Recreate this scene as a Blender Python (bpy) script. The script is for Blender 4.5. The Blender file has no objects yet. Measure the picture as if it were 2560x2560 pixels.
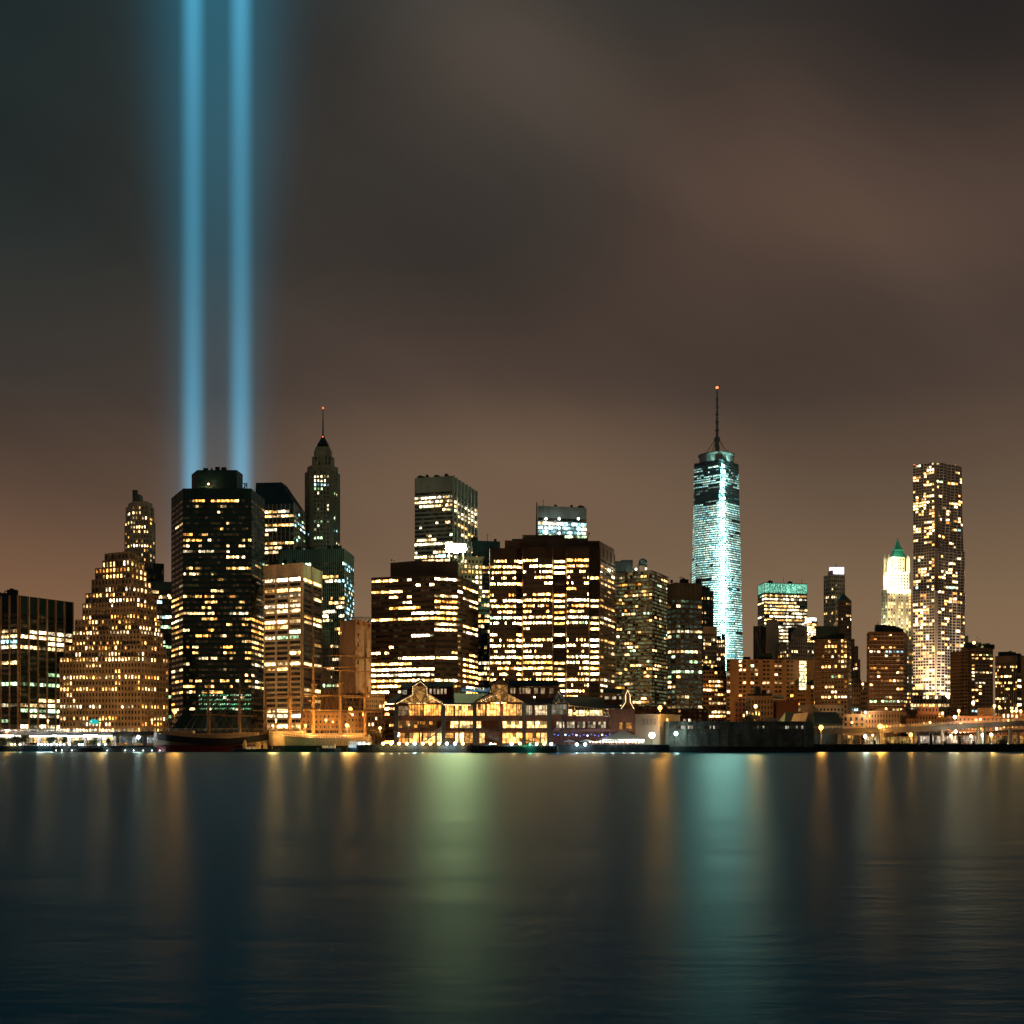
import bpy, math, random
from mathutils import Vector
R = math.radians
sc = bpy.context.scene
COL = sc.collection
F, CX, HY, CZ = 3300.0, 1280.0, 1855.0, 4.0      # focal length (photo pixels), centre column, horizon row, eye height

# ------------------------------------------------------------------ camera, sky, exposure
cam = bpy.data.cameras.new('camera'); co = bpy.data.objects.new('camera', cam); COL.objects.link(co)
cam.sensor_width = 36; cam.lens = 36 * F / 2560; cam.shift_y = (HY - 1280) / 2560
cam.clip_start = 0.5; cam.clip_end = 30000
co.location = (0, 0, CZ); co.rotation_euler = (R(90), 0, 0)
sc.camera = co
sc.view_settings.view_transform = 'Standard'; sc.view_settings.look = 'None'
sc.view_settings.exposure = 0; sc.view_settings.gamma = 1
cy = sc.cycles
cy.max_bounces = 4; cy.diffuse_bounces = 1; cy.glossy_bounces = 2; cy.volume_bounces = 0
cy.transparent_max_bounces = 12; cy.transmission_bounces = 2
cy.use_denoising = True; cy.use_light_tree = False
cy.sample_clamp_indirect = 8; cy.sample_clamp_direct = 0
cy.caustics_reflective = True; cy.light_sampling_threshold = 0

class NT:
    """short-hand for wiring shader nodes"""
    def __init__(s, tree): s.t = tree; s.t.nodes.clear()
    def n(s, typ, **kw):
        o = s.t.nodes.new(typ)
        for k, v in kw.items(): setattr(o, k, v)
        return o
    def put(s, sock, v):
        if v is None: return
        if hasattr(v, 'is_output') or isinstance(v, bpy.types.NodeSocket): s.t.links.new(v, sock)
        else: sock.default_value = v
    def m(s, op, a, b=None, c=None, clamp=False):
        o = s.n('ShaderNodeMath', operation=op, use_clamp=clamp)
        for i, v in enumerate((a, b, c)): s.put(o.inputs[i], v)
        return o.outputs[0]
    def vm(s, op, a, b=None):
        o = s.n('ShaderNodeVectorMath', operation=op)
        s.put(o.inputs[0], a)
        if b is not None: s.put(o.inputs[1], b)
        return o.outputs['Value'] if op in ('LENGTH', 'DOT_PRODUCT', 'DISTANCE') else o.outputs[0]
    def mix(s, fac, a, b, blend='MIX'):
        o = s.n('ShaderNodeMix', data_type='RGBA', blend_type=blend)
        s.put(o.inputs[0], fac); s.put(o.inputs[6], a); s.put(o.inputs[7], b)
        return o.outputs[2]
    def rng(s, v, a, b, c=0., d=1., smooth=True):
        o = s.n('ShaderNodeMapRange', interpolation_type='SMOOTHSTEP' if smooth else 'LINEAR')
        for i, x in enumerate((v, a, b, c, d)): s.put(o.inputs[i], x)
        return o.outputs[0]
    def noise(s, vec, scale, detail=3, rough=.5, col=False, dist=0):
        o = s.n('ShaderNodeTexNoise')
        s.put(o.inputs['Vector'], vec); s.put(o.inputs['Scale'], scale)
        s.put(o.inputs['Detail'], detail); s.put(o.inputs['Roughness'], rough); s.put(o.inputs['Distortion'], dist)
        return o.outputs[1 if col else 0]
    def ramp(s, v, stops):
        o = s.n('ShaderNodeValToRGB'); e = o.color_ramp.elements
        while len(e) < len(stops): e.new(0.5)
        for el, (p, c) in zip(e, stops): el.position = p; el.color = (*c, 1)
        s.put(o.inputs[0], v); return o.outputs[0]

def lin(r, g, b): return tuple(((c / 255) / 12.92 if c < 10.3 else ((c / 255 + .055) / 1.055) ** 2.4) for c in (r, g, b))

world = bpy.data.worlds.new('World'); sc.world = world; world.use_nodes = True
def make_sky():
    k = NT(world.node_tree)
    out = k.n('ShaderNodeOutputWorld'); bg = k.n('ShaderNodeBackground'); bg2 = k.n('ShaderNodeBackground')
    d = k.n('ShaderNodeTexCoord').outputs['Generated']
    sx = k.n('ShaderNodeSeparateXYZ'); k.put(sx.inputs[0], d); x, z = sx.outputs[0], sx.outputs[2]
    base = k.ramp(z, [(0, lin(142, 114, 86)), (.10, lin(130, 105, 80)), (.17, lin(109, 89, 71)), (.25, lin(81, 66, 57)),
                      (.34, lin(66, 56, 50)), (.46, lin(54, 50, 46)), (.66, lin(32, 54, 60)), (1, lin(38, 72, 82))])   # teal zenith out of view, added to tint shadows and water
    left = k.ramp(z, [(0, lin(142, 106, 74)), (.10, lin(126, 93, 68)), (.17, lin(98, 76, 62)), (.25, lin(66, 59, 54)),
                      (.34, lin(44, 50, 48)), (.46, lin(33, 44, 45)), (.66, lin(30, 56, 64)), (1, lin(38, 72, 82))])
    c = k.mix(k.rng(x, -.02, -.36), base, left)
    sm = k.n('ShaderNodeCombineXYZ'); k.put(sm.inputs[0], k.m('ADD', k.m('MULTIPLY', x, .9), k.m('MULTIPLY', z, .75))); k.put(sm.inputs[2], k.m('SUBTRACT', k.m('MULTIPLY', z, 1.35), k.m('MULTIPLY', x, -.55)))
    st = sm.outputs[0]
    n1 = k.noise(st, 4.2, 4, .5, dist=.5); n2 = k.noise(st, 2.1, 2, .5)
    def blob(px, py, rx, ry, jit=.10):
        v = Vector(((px - CX) / F, 1, (HY - py) / F)).normalized()
        q = k.vm('SUBTRACT', d, tuple(v))
        w = k.vm('SUBTRACT', k.noise(st, 3.0, 3, .55, True), (.5, .5, .5))
        q = k.vm('ADD', q, k.vm('MULTIPLY', w, (jit, 0, jit)))
        q = k.vm('MULTIPLY', q, (F / rx, 1, F / ry))
        return k.rng(k.vm('LENGTH', q), 0, 1, 1, 0)
    hi = k.rng(z, .12, .30)
    c = k.mix(k.m('MULTIPLY', blob(2150, 420, 900, 480), .72), c, (*lin(102, 79, 66), 1))
    c = k.mix(k.m('MULTIPLY', blob(1310, 120, 480, 400), .42), c, (*lin(98, 86, 75), 1))
    c = k.mix(k.m('MULTIPLY', blob(1150, 520, 560, 330), .55), c, (*lin(50, 49, 46), 1))
    c = k.mix(k.m('MULTIPLY', blob(2450, -60, 620, 520), .85), c, (*lin(42, 41, 41), 1))
    c = k.mix(k.m('MULTIPLY', blob(1950, 860, 620, 260), .35), c, (*lin(64, 57, 52), 1))
    c = k.mix(k.m('MULTIPLY', blob(1240, 1180, 900, 260), .35), c, (*lin(136, 108, 84), 1))
    f = k.m('ADD', k.m('MULTIPLY', n1, .4), k.m('MULTIPLY', n2, .6))
    f = k.rng(f, .3, .72, .70, 1.16)
    f = k.m('ADD', k.m('MULTIPLY', k.m('SUBTRACT', f, 1.), k.rng(z, .08, .3, .25, 1.)), 1.)
    cm = k.n('ShaderNodeCombineXYZ')
    for i in range(3): k.put(cm.inputs[i], f)
    c = k.mix(1., c, cm.outputs[0], 'MULTIPLY')
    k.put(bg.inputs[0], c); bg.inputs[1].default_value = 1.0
    sky = k.n('ShaderNodeTexSky', sky_type='NISHITA', sun_disc=False)       # what is left of dusk behind the cloud deck
    sky.sun_elevation = R(-7); sky.sun_rotation = R(250)
    k.put(bg2.inputs[0], sky.outputs[0]); bg2.inputs[1].default_value = .05
    ad = k.n('ShaderNodeAddShader')
    k.put(ad.inputs[0], bg.outputs[0]); k.put(ad.inputs[1], bg2.outputs[0]); k.put(out.inputs[0], ad.outputs[0])
make_sky()

# ------------------------------------------------------------------ materials
MATS = {}
def mat_wall(name, col, rough=.85, var=.25, scale=.12, spec=.2, metal=0, fine=True):
    if name in MATS: return MATS[name]
    m = bpy.data.materials.new(name); m.use_nodes = True; k = NT(m.node_tree)
    out = k.n('ShaderNodeOutputMaterial'); p = k.n('ShaderNodeBsdfPrincipled')
    pos = k.n('ShaderNodeNewGeometry').outputs['Position']
    n = k.noise(k.vm('MULTIPLY', pos, (1, 1, .35)), scale, 5, .6)
    f = k.rng(n, .3, .7, 1 - var, 1 + var)
    if fine:
        f = k.m('MULTIPLY', f, k.rng(k.noise(pos, 1.3, 2), .3, .7, 1 - var * .6, 1 + var * .6))
    cm = k.n('ShaderNodeCombineXYZ')
    for i in range(3): k.put(cm.inputs[i], f)
    k.put(p.inputs['Base Color'], k.mix(1., (*col, 1), cm.outputs[0], 'MULTIPLY'))
    p.inputs['Roughness'].default_value = rough; p.inputs['Specular IOR Level'].default_value = spec
    p.inputs['Metallic'].default_value = metal
    k.put(out.inputs[0], p.outputs[0]); MATS[name] = m; return m
def mat_glow(name, col, strength):
    if name in MATS: return MATS[name]
    m = bpy.data.materials.new(name); m.use_nodes = True; k = NT(m.node_tree)
    out = k.n('ShaderNodeOutputMaterial'); e = k.n('ShaderNodeEmission')
    e.inputs[0].default_value = (*col, 1); e.inputs[1].default_value = strength
    k.put(out.inputs[0], e.outputs[0]); m.cycles.emission_sampling = 'FRONT' if strength >= 8 else 'NONE'; MATS[name] = m; return m
def mat_window(name, scale, lo, hi, rough=.12):
    """glass pane; the room light behind it comes from the mesh attribute 'room', broken up by blinds and furniture"""
    m = bpy.data.materials.new(name); m.use_nodes = True; k = NT(m.node_tree)
    out = k.n('ShaderNodeOutputMaterial'); p = k.n('ShaderNodeBsdfPrincipled')
    a = k.n('ShaderNodeAttribute', attribute_name='room')
    pos = k.n('ShaderNodeNewGeometry').outputs['Position']
    f = k.rng(k.noise(pos, scale, 2, .6), .35, .65, lo, hi)
    k.put(p.inputs['Base Color'], (.012, .018, .02, 1)); p.inputs['Roughness'].default_value = rough
    p.inputs['Specular IOR Level'].default_value = .4
    k.put(p.inputs['Emission Color'], a.outputs['Color']); k.put(p.inputs['Emission Strength'], f)
    k.put(out.inputs[0], p.outputs[0]); m.cycles.emission_sampling = 'NONE'; MATS[name] = m; return m
GLASS = mat_window('window_glass', .7, .15, 1.75)
GLASS_FINE = mat_window('shop_glass', .7, .45, 1.5)
M = mat_wall
BLACK = M('black_metal', (.012, .014, .016), .5)
DARK = M('dark_roof', (.018, .034, .042), .7)
STEEL = M('weathered_steel', (.10, .10, .10), .6)
CONC = M('concrete', (.26, .25, .23))
WHITE = M('white_paint', (.7, .7, .68), .6)

# ------------------------------------------------------------------ mesh helpers
class MB:
    def __init__(s): s.v = []; s.f = []; s.mi = []; s.c = []
    def quad(s, a, b, c, d, mi=0, col=None):
        n = len(s.v); s.v += [a, b, c, d]; s.f.append((n, n + 1, n + 2, n + 3)); s.mi.append(mi); s.c.append(col)
    def poly(s, pts, mi=0, col=None):
        n = len(s.v); s.v += list(pts); s.f.append(tuple(range(n, n + len(pts)))); s.mi.append(mi); s.c.append(col)
    def prism(s, pts, z0, z1, mi=0, top=True, bottom=False, tmi=None):
        """pts: list of (x, y), seen from above in counter-clockwise order"""
        n = len(pts)
        for i in range(n):
            a, b = pts[i], pts[(i + 1) % n]
            s.quad((*a, z0), (*b, z0), (*b, z1), (*a, z1), mi)
        if top: s.poly([(*p, z1) for p in pts], mi if tmi is None else tmi)
        if bottom: s.poly([(*p, z0) for p in reversed(pts)], mi)
    def box(s, x0, x1, y0, y1, z0, z1, mi=0):
        s.prism([(x0, y0), (x1, y0), (x1, y1), (x0, y1)], z0, z1, mi, True, True)
    def frustum(s, pts0, z0, pts1, z1, mi=0, top=True):
        n = len(pts0)
        for i in range(n):
            j = (i + 1) % n
            s.quad((*pts0[i], z0), (*pts0[j], z0), (*pts1[j], z1), (*pts1[i], z1), mi)
        if top: s.poly([(*p, z1) for p in pts1], mi)
    def tube(s, a, b, r0, r1=None, n=6, mi=0, caps=True):
        r1 = r0 if r1 is None else r1
        a, b = Vector(a), Vector(b); d = (b - a).normalized()
        u = d.cross(Vector((0, 0, 1)) if abs(d.z) < .9 else Vector((1, 0, 0))).normalized(); w = d.cross(u)
        A = [a + (u * math.cos(t) + w * math.sin(t)) * r0 for t in [2 * math.pi * i / n for i in range(n)]]
        B = [b + (u * math.cos(t) + w * math.sin(t)) * r1 for t in [2 * math.pi * i / n for i in range(n)]]
        for i in range(n):
            j = (i + 1) % n; s.quad(tuple(A[j]), tuple(A[i]), tuple(B[i]), tuple(B[j]), mi)
        if caps: s.poly([tuple(p) for p in A], mi); s.poly([tuple(p) for p in reversed(B)], mi)
    def ball(s, c, r, n=8, mi=0, sz=1.):
        for i in range(n // 2):
            t0, t1 = math.pi * i / (n // 2), math.pi * (i + 1) / (n // 2)
            for j in range(n):
                p0, p1 = 2 * math.pi * j / n, 2 * math.pi * (j + 1) / n
                g = lambda t, p: (c[0] + r * math.sin(t) * math.cos(p), c[1] + r * math.sin(t) * math.sin(p), c[2] + r * sz * math.cos(t))
                s.quad(g(t1, p0), g(t1, p1), g(t0, p1), g(t0, p0), mi)
    def strip(s, a, b, nrm, z0, z1, off0, off1, mi=0):
        """box on a wall running a->b (plan), between heights z0..z1, from off0 to off1 proud of it"""
        p = lambda q, o: (q[0] + nrm[0] * o, q[1] + nrm[1] * o)
        s.prism([p(a, off1), p(b, off1), p(b, off0), p(a, off0)], z0, z1, mi, True, True)
    def build(s, name, mats, parent=None, origin=None, smooth=False):
        me = bpy.data.meshes.new(name)
        if origin is None: origin = tuple(parent.location) if parent is not None else (0, 0, 0)
        ox, oy, oz = origin
        me.from_pydata([(x - ox, y - oy, z - oz) for x, y, z in s.v], [], s.f)
        for m in (mats if isinstance(mats, (list, tuple)) else [mats]): me.materials.append(m)
        if any(s.mi): me.polygons.foreach_set('material_index', s.mi)
        if any(c is not None for c in s.c):
            at = me.color_attributes.new('room', 'FLOAT_COLOR', 'CORNER'); buf = []
            for f, c in zip(s.f, s.c):
                c = c or (0, 0, 0); buf += [c[0], c[1], c[2], 1.] * len(f)
            at.data.foreach_set('color', buf)
        if smooth: me.polygons.foreach_set('use_smooth', [True] * len(s.f))
        me.update()
        o = bpy.data.objects.new(name, me); COL.objects.link(o)
        if parent is not None: o.parent = parent
        else: o.location = origin
        return o
def tag(o, label=None, cat=None, group=None, kind=None):
    if label: o['label'] = label
    if cat: o['category'] = cat
    if group: o['group'] = group
    if kind: o['kind'] = kind
    return o
def thing(name, label, cat, loc, group=None):
    o = bpy.data.objects.new(name, None); COL.objects.link(o); o.location = loc; o.empty_display_size = 2
    return tag(o, label, cat, group)
def X(px, Y): return (px - CX) / F * Y
def Z(py, Y): return CZ + (HY - py) / F * Y
ORD = 'first second third fourth fifth sixth seventh eighth ninth tenth eleventh twelfth thirteenth fourteenth fifteenth sixteenth seventeenth eighteenth nineteenth twentieth'.split()

# ------------------------------------------------------------------ room light
WARM, CREAM, WHT, GRN, COOL, ORG = (1, .50, .13), (1, .63, .26), (1, .80, .48), (.62, 1, .50), (.45, .90, 1), (1, .36, .06)
PAL_WARM = [(WARM, 5), (CREAM, 4), (ORG, 1.2), (WHT, 1)]
PAL_CREAM = [(WARM, 2), (CREAM, 5), (WHT, 3), (GRN, .5)]
PAL_WHITE = [(CREAM, 2), (WHT, 5), (GRN, 2), (COOL, 1)]
PAL_COOL = [(COOL, 5), (WHT, 2), (GRN, 2)]
PAL_GREEN = [(GRN, 5), (CREAM, 3), (WHT, 2), (WARM, 1)]
PAL_APT = [(WARM, 5), (CREAM, 4), (WHT, 2), (ORG, 1), (COOL, .35), (GRN, .3)]
def pick(rg, pal):
    t = rg.random() * sum(w for _, w in pal)
    for c, w in pal:
        t -= w
        if t <= 0: return c
    return pal[-1][0]
def lit_grid(rg, nx, nz, p, keep, rows, z_of_row, Y, pal, gain):
    """which rooms are lit: runs along each floor; rows = [(photo row, share lit[, palette])] name the floors that stand out"""
    out = []
    marks = {}
    for r in rows or ():
        zz = Z(r[0], Y); i = min(range(nz), key=lambda q: abs(z_of_row(q) - zz))
        if abs(z_of_row(i) - zz) < 4: marks[i] = r
    for i in range(nz):
        r = marks.get(i)
        pr = r[1] if r else p * rg.choice((.15, .5, .8, 1., 1.3, 1.9))
        pl = r[2] if r and len(r) > 2 else pal
        g = 3.2 * gain * (1.25 if r else 1) * rg.uniform(.7, 1.2)
        base = pick(rg, pl); row = []; on = rg.random() < pr; cur = base
        for j in range(nx):
            if rg.random() > keep:
                on = rg.random() < pr; cur = base if rg.random() < .6 else pick(rg, pl)
            if on:
                s = g * (rg.uniform(.9, 2.4) if rg.random() < .62 else rg.uniform(.05, .5))
                row.append(tuple(c * s for c in cur))
            else: row.append(None)
        out.append(row)
    return out

class Bld:
    """one building: an Empty with wall, window, roof parts. Windows are kept apart until finish()."""
    def __init__(s, name, label, cat, seed, wall, trim=None, roof=None, glass=None, group=None):
        s.name, s.label, s.cat, s.group = name, label, cat, group
        s.rg = random.Random(seed); s.mats = [wall, trim or wall, roof or DARK]; s.glass = glass or GLASS
        s.w = MB(); s.win = []; s.bands = {}; s.parts = []; s.o = None
    def base(s, x, y):
        if s.o is None: s.o = (x, y, 2.5)
    def tier(s, corners, ytop, ybot=None, faces=None, back=30, pref=None, shrink=.96, flat_roof=True):
        """corners: (photo column, distance) left to right along the walls that face the river"""
        Yr = min(c[1] for c in corners) if pref is None else pref
        z1 = Z(ytop, Yr); z0 = 2.5 if ybot is None else Z(ybot, Yr)
        pl = [(X(px, Y), Y) for px, Y in corners]; s.base(sum(p[0] for p in pl) / len(pl), Yr)
        mid = sum(p[0] / p[1] for p in pl) / len(pl)
        bk = [((mid + (p[0] / p[1] - mid) * shrink) * (max(c[1] for c in corners) + back), max(c[1] for c in corners) + back) for p in (pl[-1], pl[0])]
        s.w.prism(pl + bk, z0, z1, 0, flat_roof, False, 2)
        q = max(range(len(pl) - 1), key=lambda i: abs(pl[i + 1][0] - pl[i][0])); s.top = ((pl[q], pl[q + 1]), z1)
        if faces:
            for i, fc in enumerate(faces):
                if fc: s.facade(pl[i], pl[i + 1], z0, z1, Yr, **fc)
        return z0, z1, Yr, pl
    def facade(s, a, b, z0, z1, Y, nx=10, pitch=14, ww=.6, wh=.55, p=.3, keep=.6, rows=None, pal=PAL_WARM, gain=1., pd=.35, sd=.3,
               top=0, bot=0, dim=None, band=False, split=1, pier_every=1, edge=.0, skip=None, pmi=1, smi=0):
        L = math.hypot(b[0] - a[0], b[1] - a[1]); d = ((b[0] - a[0]) / L, (b[1] - a[1]) / L); n = (d[1], -d[0])
        za, zb = z0 + bot / F * Y, z1 - top / F * Y
        fh = pitch / F * Y; nz = max(1, int(round((zb - za) / fh))); fh = (zb - za) / nz
        e0, e1 = edge * L, L - edge * L; cw = (e1 - e0) / nx
        P = lambda t, o=0.: (a[0] + d[0] * t + n[0] * o, a[1] + d[1] * t + n[1] * o)
        zr = lambda i: zb - (i + .5) * fh
        lit = lit_grid(s.rg, nx, nz, p, keep, rows, zr, Y, pal, gain)
        # spandrels and piers stand proud of the glass line, piers a little more
        sh = fh * (1 - wh) / 2
        if wh < .98:
            for i in range(nz + 1):
                zc = zb - i * fh; h0 = zc - sh if i < nz else za; h1 = zc + sh if i else zb
                s.w.strip(P(.01), P(L - .01), n, h0, h1, 0, sd, smi)
        gw = cw * (1 - ww) / 2
        if ww < .98:
            for j in range(0, nx + 1, pier_every):
                t0 = e0 + j * cw - gw if j else 0.; t1 = e0 + j * cw + gw if j < nx else L
                if j == 0: t1 = e0 + gw
                if j == nx: t0 = e1 - gw
                s.w.strip(P(t0 + .02), P(t1 - .02), n, za + .02, zb - .02 if not top else zb + top / F * Y - .05, 0, pd, pmi)
        area = cw * fh * ww * wh
        for i in range(nz):
            zl, zh = zr(i) - fh * wh / 2, zr(i) + fh * wh / 2
            key = round(zr(i), 1)
            for j in range(nx):
                if skip and skip(i, j): continue
                c = lit[i][j]; t0, t1 = e0 + j * cw + gw, e0 + (j + 1) * cw - gw
                q = []
                if c is None:
                    kd = s.rg.uniform(.2, 1.2); c2 = tuple(v * kd for v in dim) if dim and s.rg.random() < .8 else (tuple(v * .02 for v in CREAM) if s.rg.random() < .3 else (0, 0, 0))
                    q.append((t0, t1, zl, zh, c2))
                else:
                    ns = split if split > 1 else (2 if s.rg.random() < .5 else 1)
                    bl = s.rg.choice((0, 0, 0, .25, .45)) if wh * fh > 1.2 else 0
                    for u in range(ns):
                        ta, tb = t0 + (t1 - t0) * u / ns, t0 + (t1 - t0) * (u + 1) / ns
                        kf = s.rg.uniform(.65, 1.15) if s.rg.random() < .8 else s.rg.uniform(.1, .5)
                        cc = tuple(v * kf for v in c); zm = zh - (zh - zl) * bl
                        q.append((ta, tb, zl, zm, cc))
                        if bl: q.append((ta, tb, zm, zh, tuple(v * .35 for v in cc)))
                faces = [((*P(ta, .06), z_l), (*P(tb, .06), z_l), (*P(tb, .06), z_h), (*P(ta, .06), z_h), col) for ta, tb, z_l, z_h, col in q]
                if band: s.bands.setdefault(key, []).extend(faces)
                else: s.win.append((area * (1.3 if c else 1) / (Y * Y), faces))
    def add(s, name, mb, mats): s.parts.append((name, mb, mats, None)); return s
    def sub(s, name, mb, mats, children=()): s.parts.append((name, mb, mats, children)); return s
    def clutter(s, n=5, hmax=3.4):
        """tanks, lift houses and pipes on the roof"""
        (a, b_), z, = s.top
        for i in range(n):
            t = (i + s.rg.uniform(.15, .85)) / n; d = s.rg.uniform(3, 9); w = s.rg.uniform(1., 3.2); h = s.rg.uniform(1.2, hmax) + .12 * d
            x, y = a[0] + (b_[0] - a[0]) * t, a[1] + (b_[1] - a[1]) * t + d; k = 1 + d / y; mb = MB()
            x *= 1 + d / y * .8
            if s.rg.random() < .3: mb.tube((x, y, z), (x, y, z + h * 2.2), .22, .12, 6); mb.tube((x - w * .5, y, z + h * 1.7), (x + w * .5, y, z + h * 1.7), .1, n=4)
            elif s.rg.random() < .3: mb.prism([(x + w * .7 * math.cos(q * .7854), y + w * .7 * math.sin(q * .7854)) for q in range(8)], z, z + h)
            else: mb.box(x - w, x + w, y - 1.5, y + 1.5, z, z + h); mb.box(x - w * .5, x + w * .2, y - 1, y + 1, z + h, z + h + .7)
            s.add('roof_unit', mb, DARK)
        return s
    def finish(s, cap=100, winname='window'):
        r = thing(s.name, s.label, s.cat, s.o, s.group); s.root = r
        s.w.build('wall', s.mats, r)
        def emit(nm, faces, kind=None):
            mb = MB()
            for a, b, c, d, col in faces: mb.quad(a, b, c, d, 0, col)
            o = mb.build(nm, s.glass, r)
            if kind: o['kind'] = kind
        s.win.sort(key=lambda q: -q[0])
        for ar, f in s.win[:cap]: emit(winname, f)
        rest = [f for ar, fs in s.win[cap:] for f in fs]
        if rest: emit('window', rest, 'stuff')
        for kz in sorted(s.bands): emit('window_band', s.bands[kz])
        for nm, mb, mats, ch in s.parts:
            o = mb.build(nm, mats, r)
            for cn, cm, cmat in ch or (): 
                q = cm.build(cn, cmat, None, s.o); q.location = (0, 0, 0); q.parent = o
        return r
def pbox(px0, px1, py0, py1, Y, D, mb=None, mi=0):
    """a block whose river face fills photo columns px0..px1, rows py0 (top)..py1, at distance Y, D deep"""
    mb = mb or MB(); k = (Y + D) / Y
    z0 = 2.5 if py1 is None else Z(py1, Y)
    x0, x1 = X(px0, Y), X(px1, Y); ks = 1 + (k - 1) * .8
    m = (x0 + x1) / 2; w = (x1 - x0) / 2 * .97
    mb.prism([(x0, Y), (x1, Y), (m * ks + w, Y + D), (m * ks - w, Y + D)], z0, Z(py0, Y), mi, True, True)
    return mb
#@@BUILDINGS
# ------------------------------------------------------------------ ground and water
def make_water():
    mb = MB(); mb.quad((-2500, -200, 0), (2500, -200, 0), (2500, 560, 0), (-2500, 560, 0))
    m = bpy.data.materials.new('river_water'); m.use_nodes = True; k = NT(m.node_tree)
    out = k.n('ShaderNodeOutputMaterial')
    pos = k.n('ShaderNodeNewGeometry').outputs['Position']
    long1 = k.noise(k.vm('MULTIPLY', pos, (.05, .12, 1)), 1., 4, .6)
    long2 = k.noise(k.vm('MULTIPLY', pos, (.10, .55, 1)), 1., 4, .6)
    fine = k.noise(k.vm('MULTIPLY', pos, (1.1, 2.6, 1)), 1., 3, .6)
    h = k.m('ADD', k.m('ADD', k.m('MULTIPLY', long1, 1.1), k.m('MULTIPLY', long2, .10)), k.m('ADD', k.m('MULTIPLY', fine, .17), k.m('MULTIPLY', k.noise(k.vm('MULTIPLY', pos, (4.5, 9., 1)), 1., 2, .6), .05)))
    bp = k.n('ShaderNodeBump'); bp.inputs['Strength'].default_value = .28; bp.inputs['Distance'].default_value = .5
    k.put(bp.inputs['Height'], h)
    g = k.n('ShaderNodeBsdfAnisotropic', distribution='BECKMANN')
    g.inputs['Anisotropy'].default_value = .10; tg = k.n('ShaderNodeCombineXYZ'); tg.inputs[0].default_value = 1; k.put(g.inputs['Tangent'], tg.outputs[0])
    g.inputs['Color'].default_value = (.82, .95, .96, 1)
    k.put(g.inputs['Roughness'], k.rng(long1, .3, .7, .345, .385)); k.put(g.inputs['Normal'], bp.outputs[0])
    b = k.n('ShaderNodeBsdfDiffuse'); b.inputs['Color'].default_value = (.001, .15, .22, 1)
    fr = k.n('ShaderNodeFresnel'); fr.inputs['IOR'].default_value = 1.33
    fac = k.m('MULTIPLY', k.m('POWER', fr.outputs[0], 1.55), .25)
    mx = k.n('ShaderNodeMixShader'); k.put(mx.inputs[0], fac); k.put(mx.inputs[1], b.outputs[0]); k.put(mx.inputs[2], g.outputs[0])
    k.put(out.inputs[0], mx.outputs[0])
    tag(mb.build('water', m), kind='structure')
make_water()
ASPH = M('asphalt', (.05, .05, .05), .9, .3, .05)
QUAY = M('quay_wall', (.022, .026, .027), .85, .45, .25)
mb = MB(); mb.box(-5000, 5000, 549, 14000, -3, 2.5); tag(mb.build('ground', ASPH), kind='structure')
mb = MB(); mb.prism([(X(-200, 545), 545), (X(445, 545), 545), (X(445, 545), 549), (X(-200, 545), 549)], -3, 2.45, 0, True); tag(mb.build('quay', QUAY), kind='structure')

# ------------------------------------------------------------------ the two beams
def beam_mat(name, core):
    m = bpy.data.materials.new(name); m.use_nodes = True; k = NT(m.node_tree)
    out = k.n('ShaderNodeOutputMaterial'); e = k.n('ShaderNodeEmission')
    s = k.n('ShaderNodeSeparateXYZ'); k.put(s.inputs[0], k.n('ShaderNodeTexCoord').outputs['Object'])
    r = k.m('SQRT', k.m('ADD', k.m('MULTIPLY', s.outputs[0], s.outputs[0]), k.m('MULTIPLY', s.outputs[1], s.outputs[1])))
    z = s.outputs[2]
    if core:
        d = k.rng(r, 1, 24, 1.22, 0)
        d = k.m('MULTIPLY', d, k.m('ADD', k.rng(z, 250, 700, .0150, .0075), k.rng(z, 800, 1150, 0, .0050)))
        k.put(e.inputs[0], k.mix(k.rng(z, 150, 520), (.20, .58, .86, 1), (.11, .56, .88, 1)))
    else:
        w = k.rng(z, 500, 1150, 33, 66)
        q = k.m('DIVIDE', r, w); d = k.m('EXPONENT', k.m('MULTIPLY', k.m('MULTIPLY', q, q), -1.))
        d = k.m('MULTIPLY', d, k.rng(z, 300, 1150, .00135, .00075))
        d = k.m('MULTIPLY', d, k.rng(r, 180, 250, 1, 0))
        e.inputs[0].default_value = (.015, .56, .88, 1)
    k.put(e.inputs[1], d); k.put(out.inputs['Volume'], e.outputs[0])
    m.cycles.volume_step_rate = .02 if core else .12
    m.cycles.emission_sampling = 'NONE'
    return m
BM, BH = beam_mat('light_beam', True), beam_mat('beam_glow', False)
def ring(r, n=20, cx=0, cyy=0): return [(cx + r * math.cos(2 * math.pi * i / n), cyy + r * math.sin(2 * math.pi * i / n)) for i in range(n)]
for px, lb in ((482, 'pale blue vertical light beam rising behind the black octagonal tower, the one at its left edge'),
               (602, 'pale blue vertical light beam rising behind the black octagonal tower, the one at its right edge')):
    Y = 1900; x = X(px, Y)
    r = thing('light_beam', lb, 'light beam', (x, Y, 2.5), 'twin searchlight beams')
    c = MB(); c.prism(ring(21, 24, x, Y), 3, 1700, 0, True, True); c.build('beam', BM, r)
    c = MB(); c.frustum(ring(130, 24, x, Y), 3, ring(250, 24, x, Y), 1650, 0); c.poly([(*p, 3) for p in reversed(ring(130, 24, x, Y))]); c.build('glow', BH, r)

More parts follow.
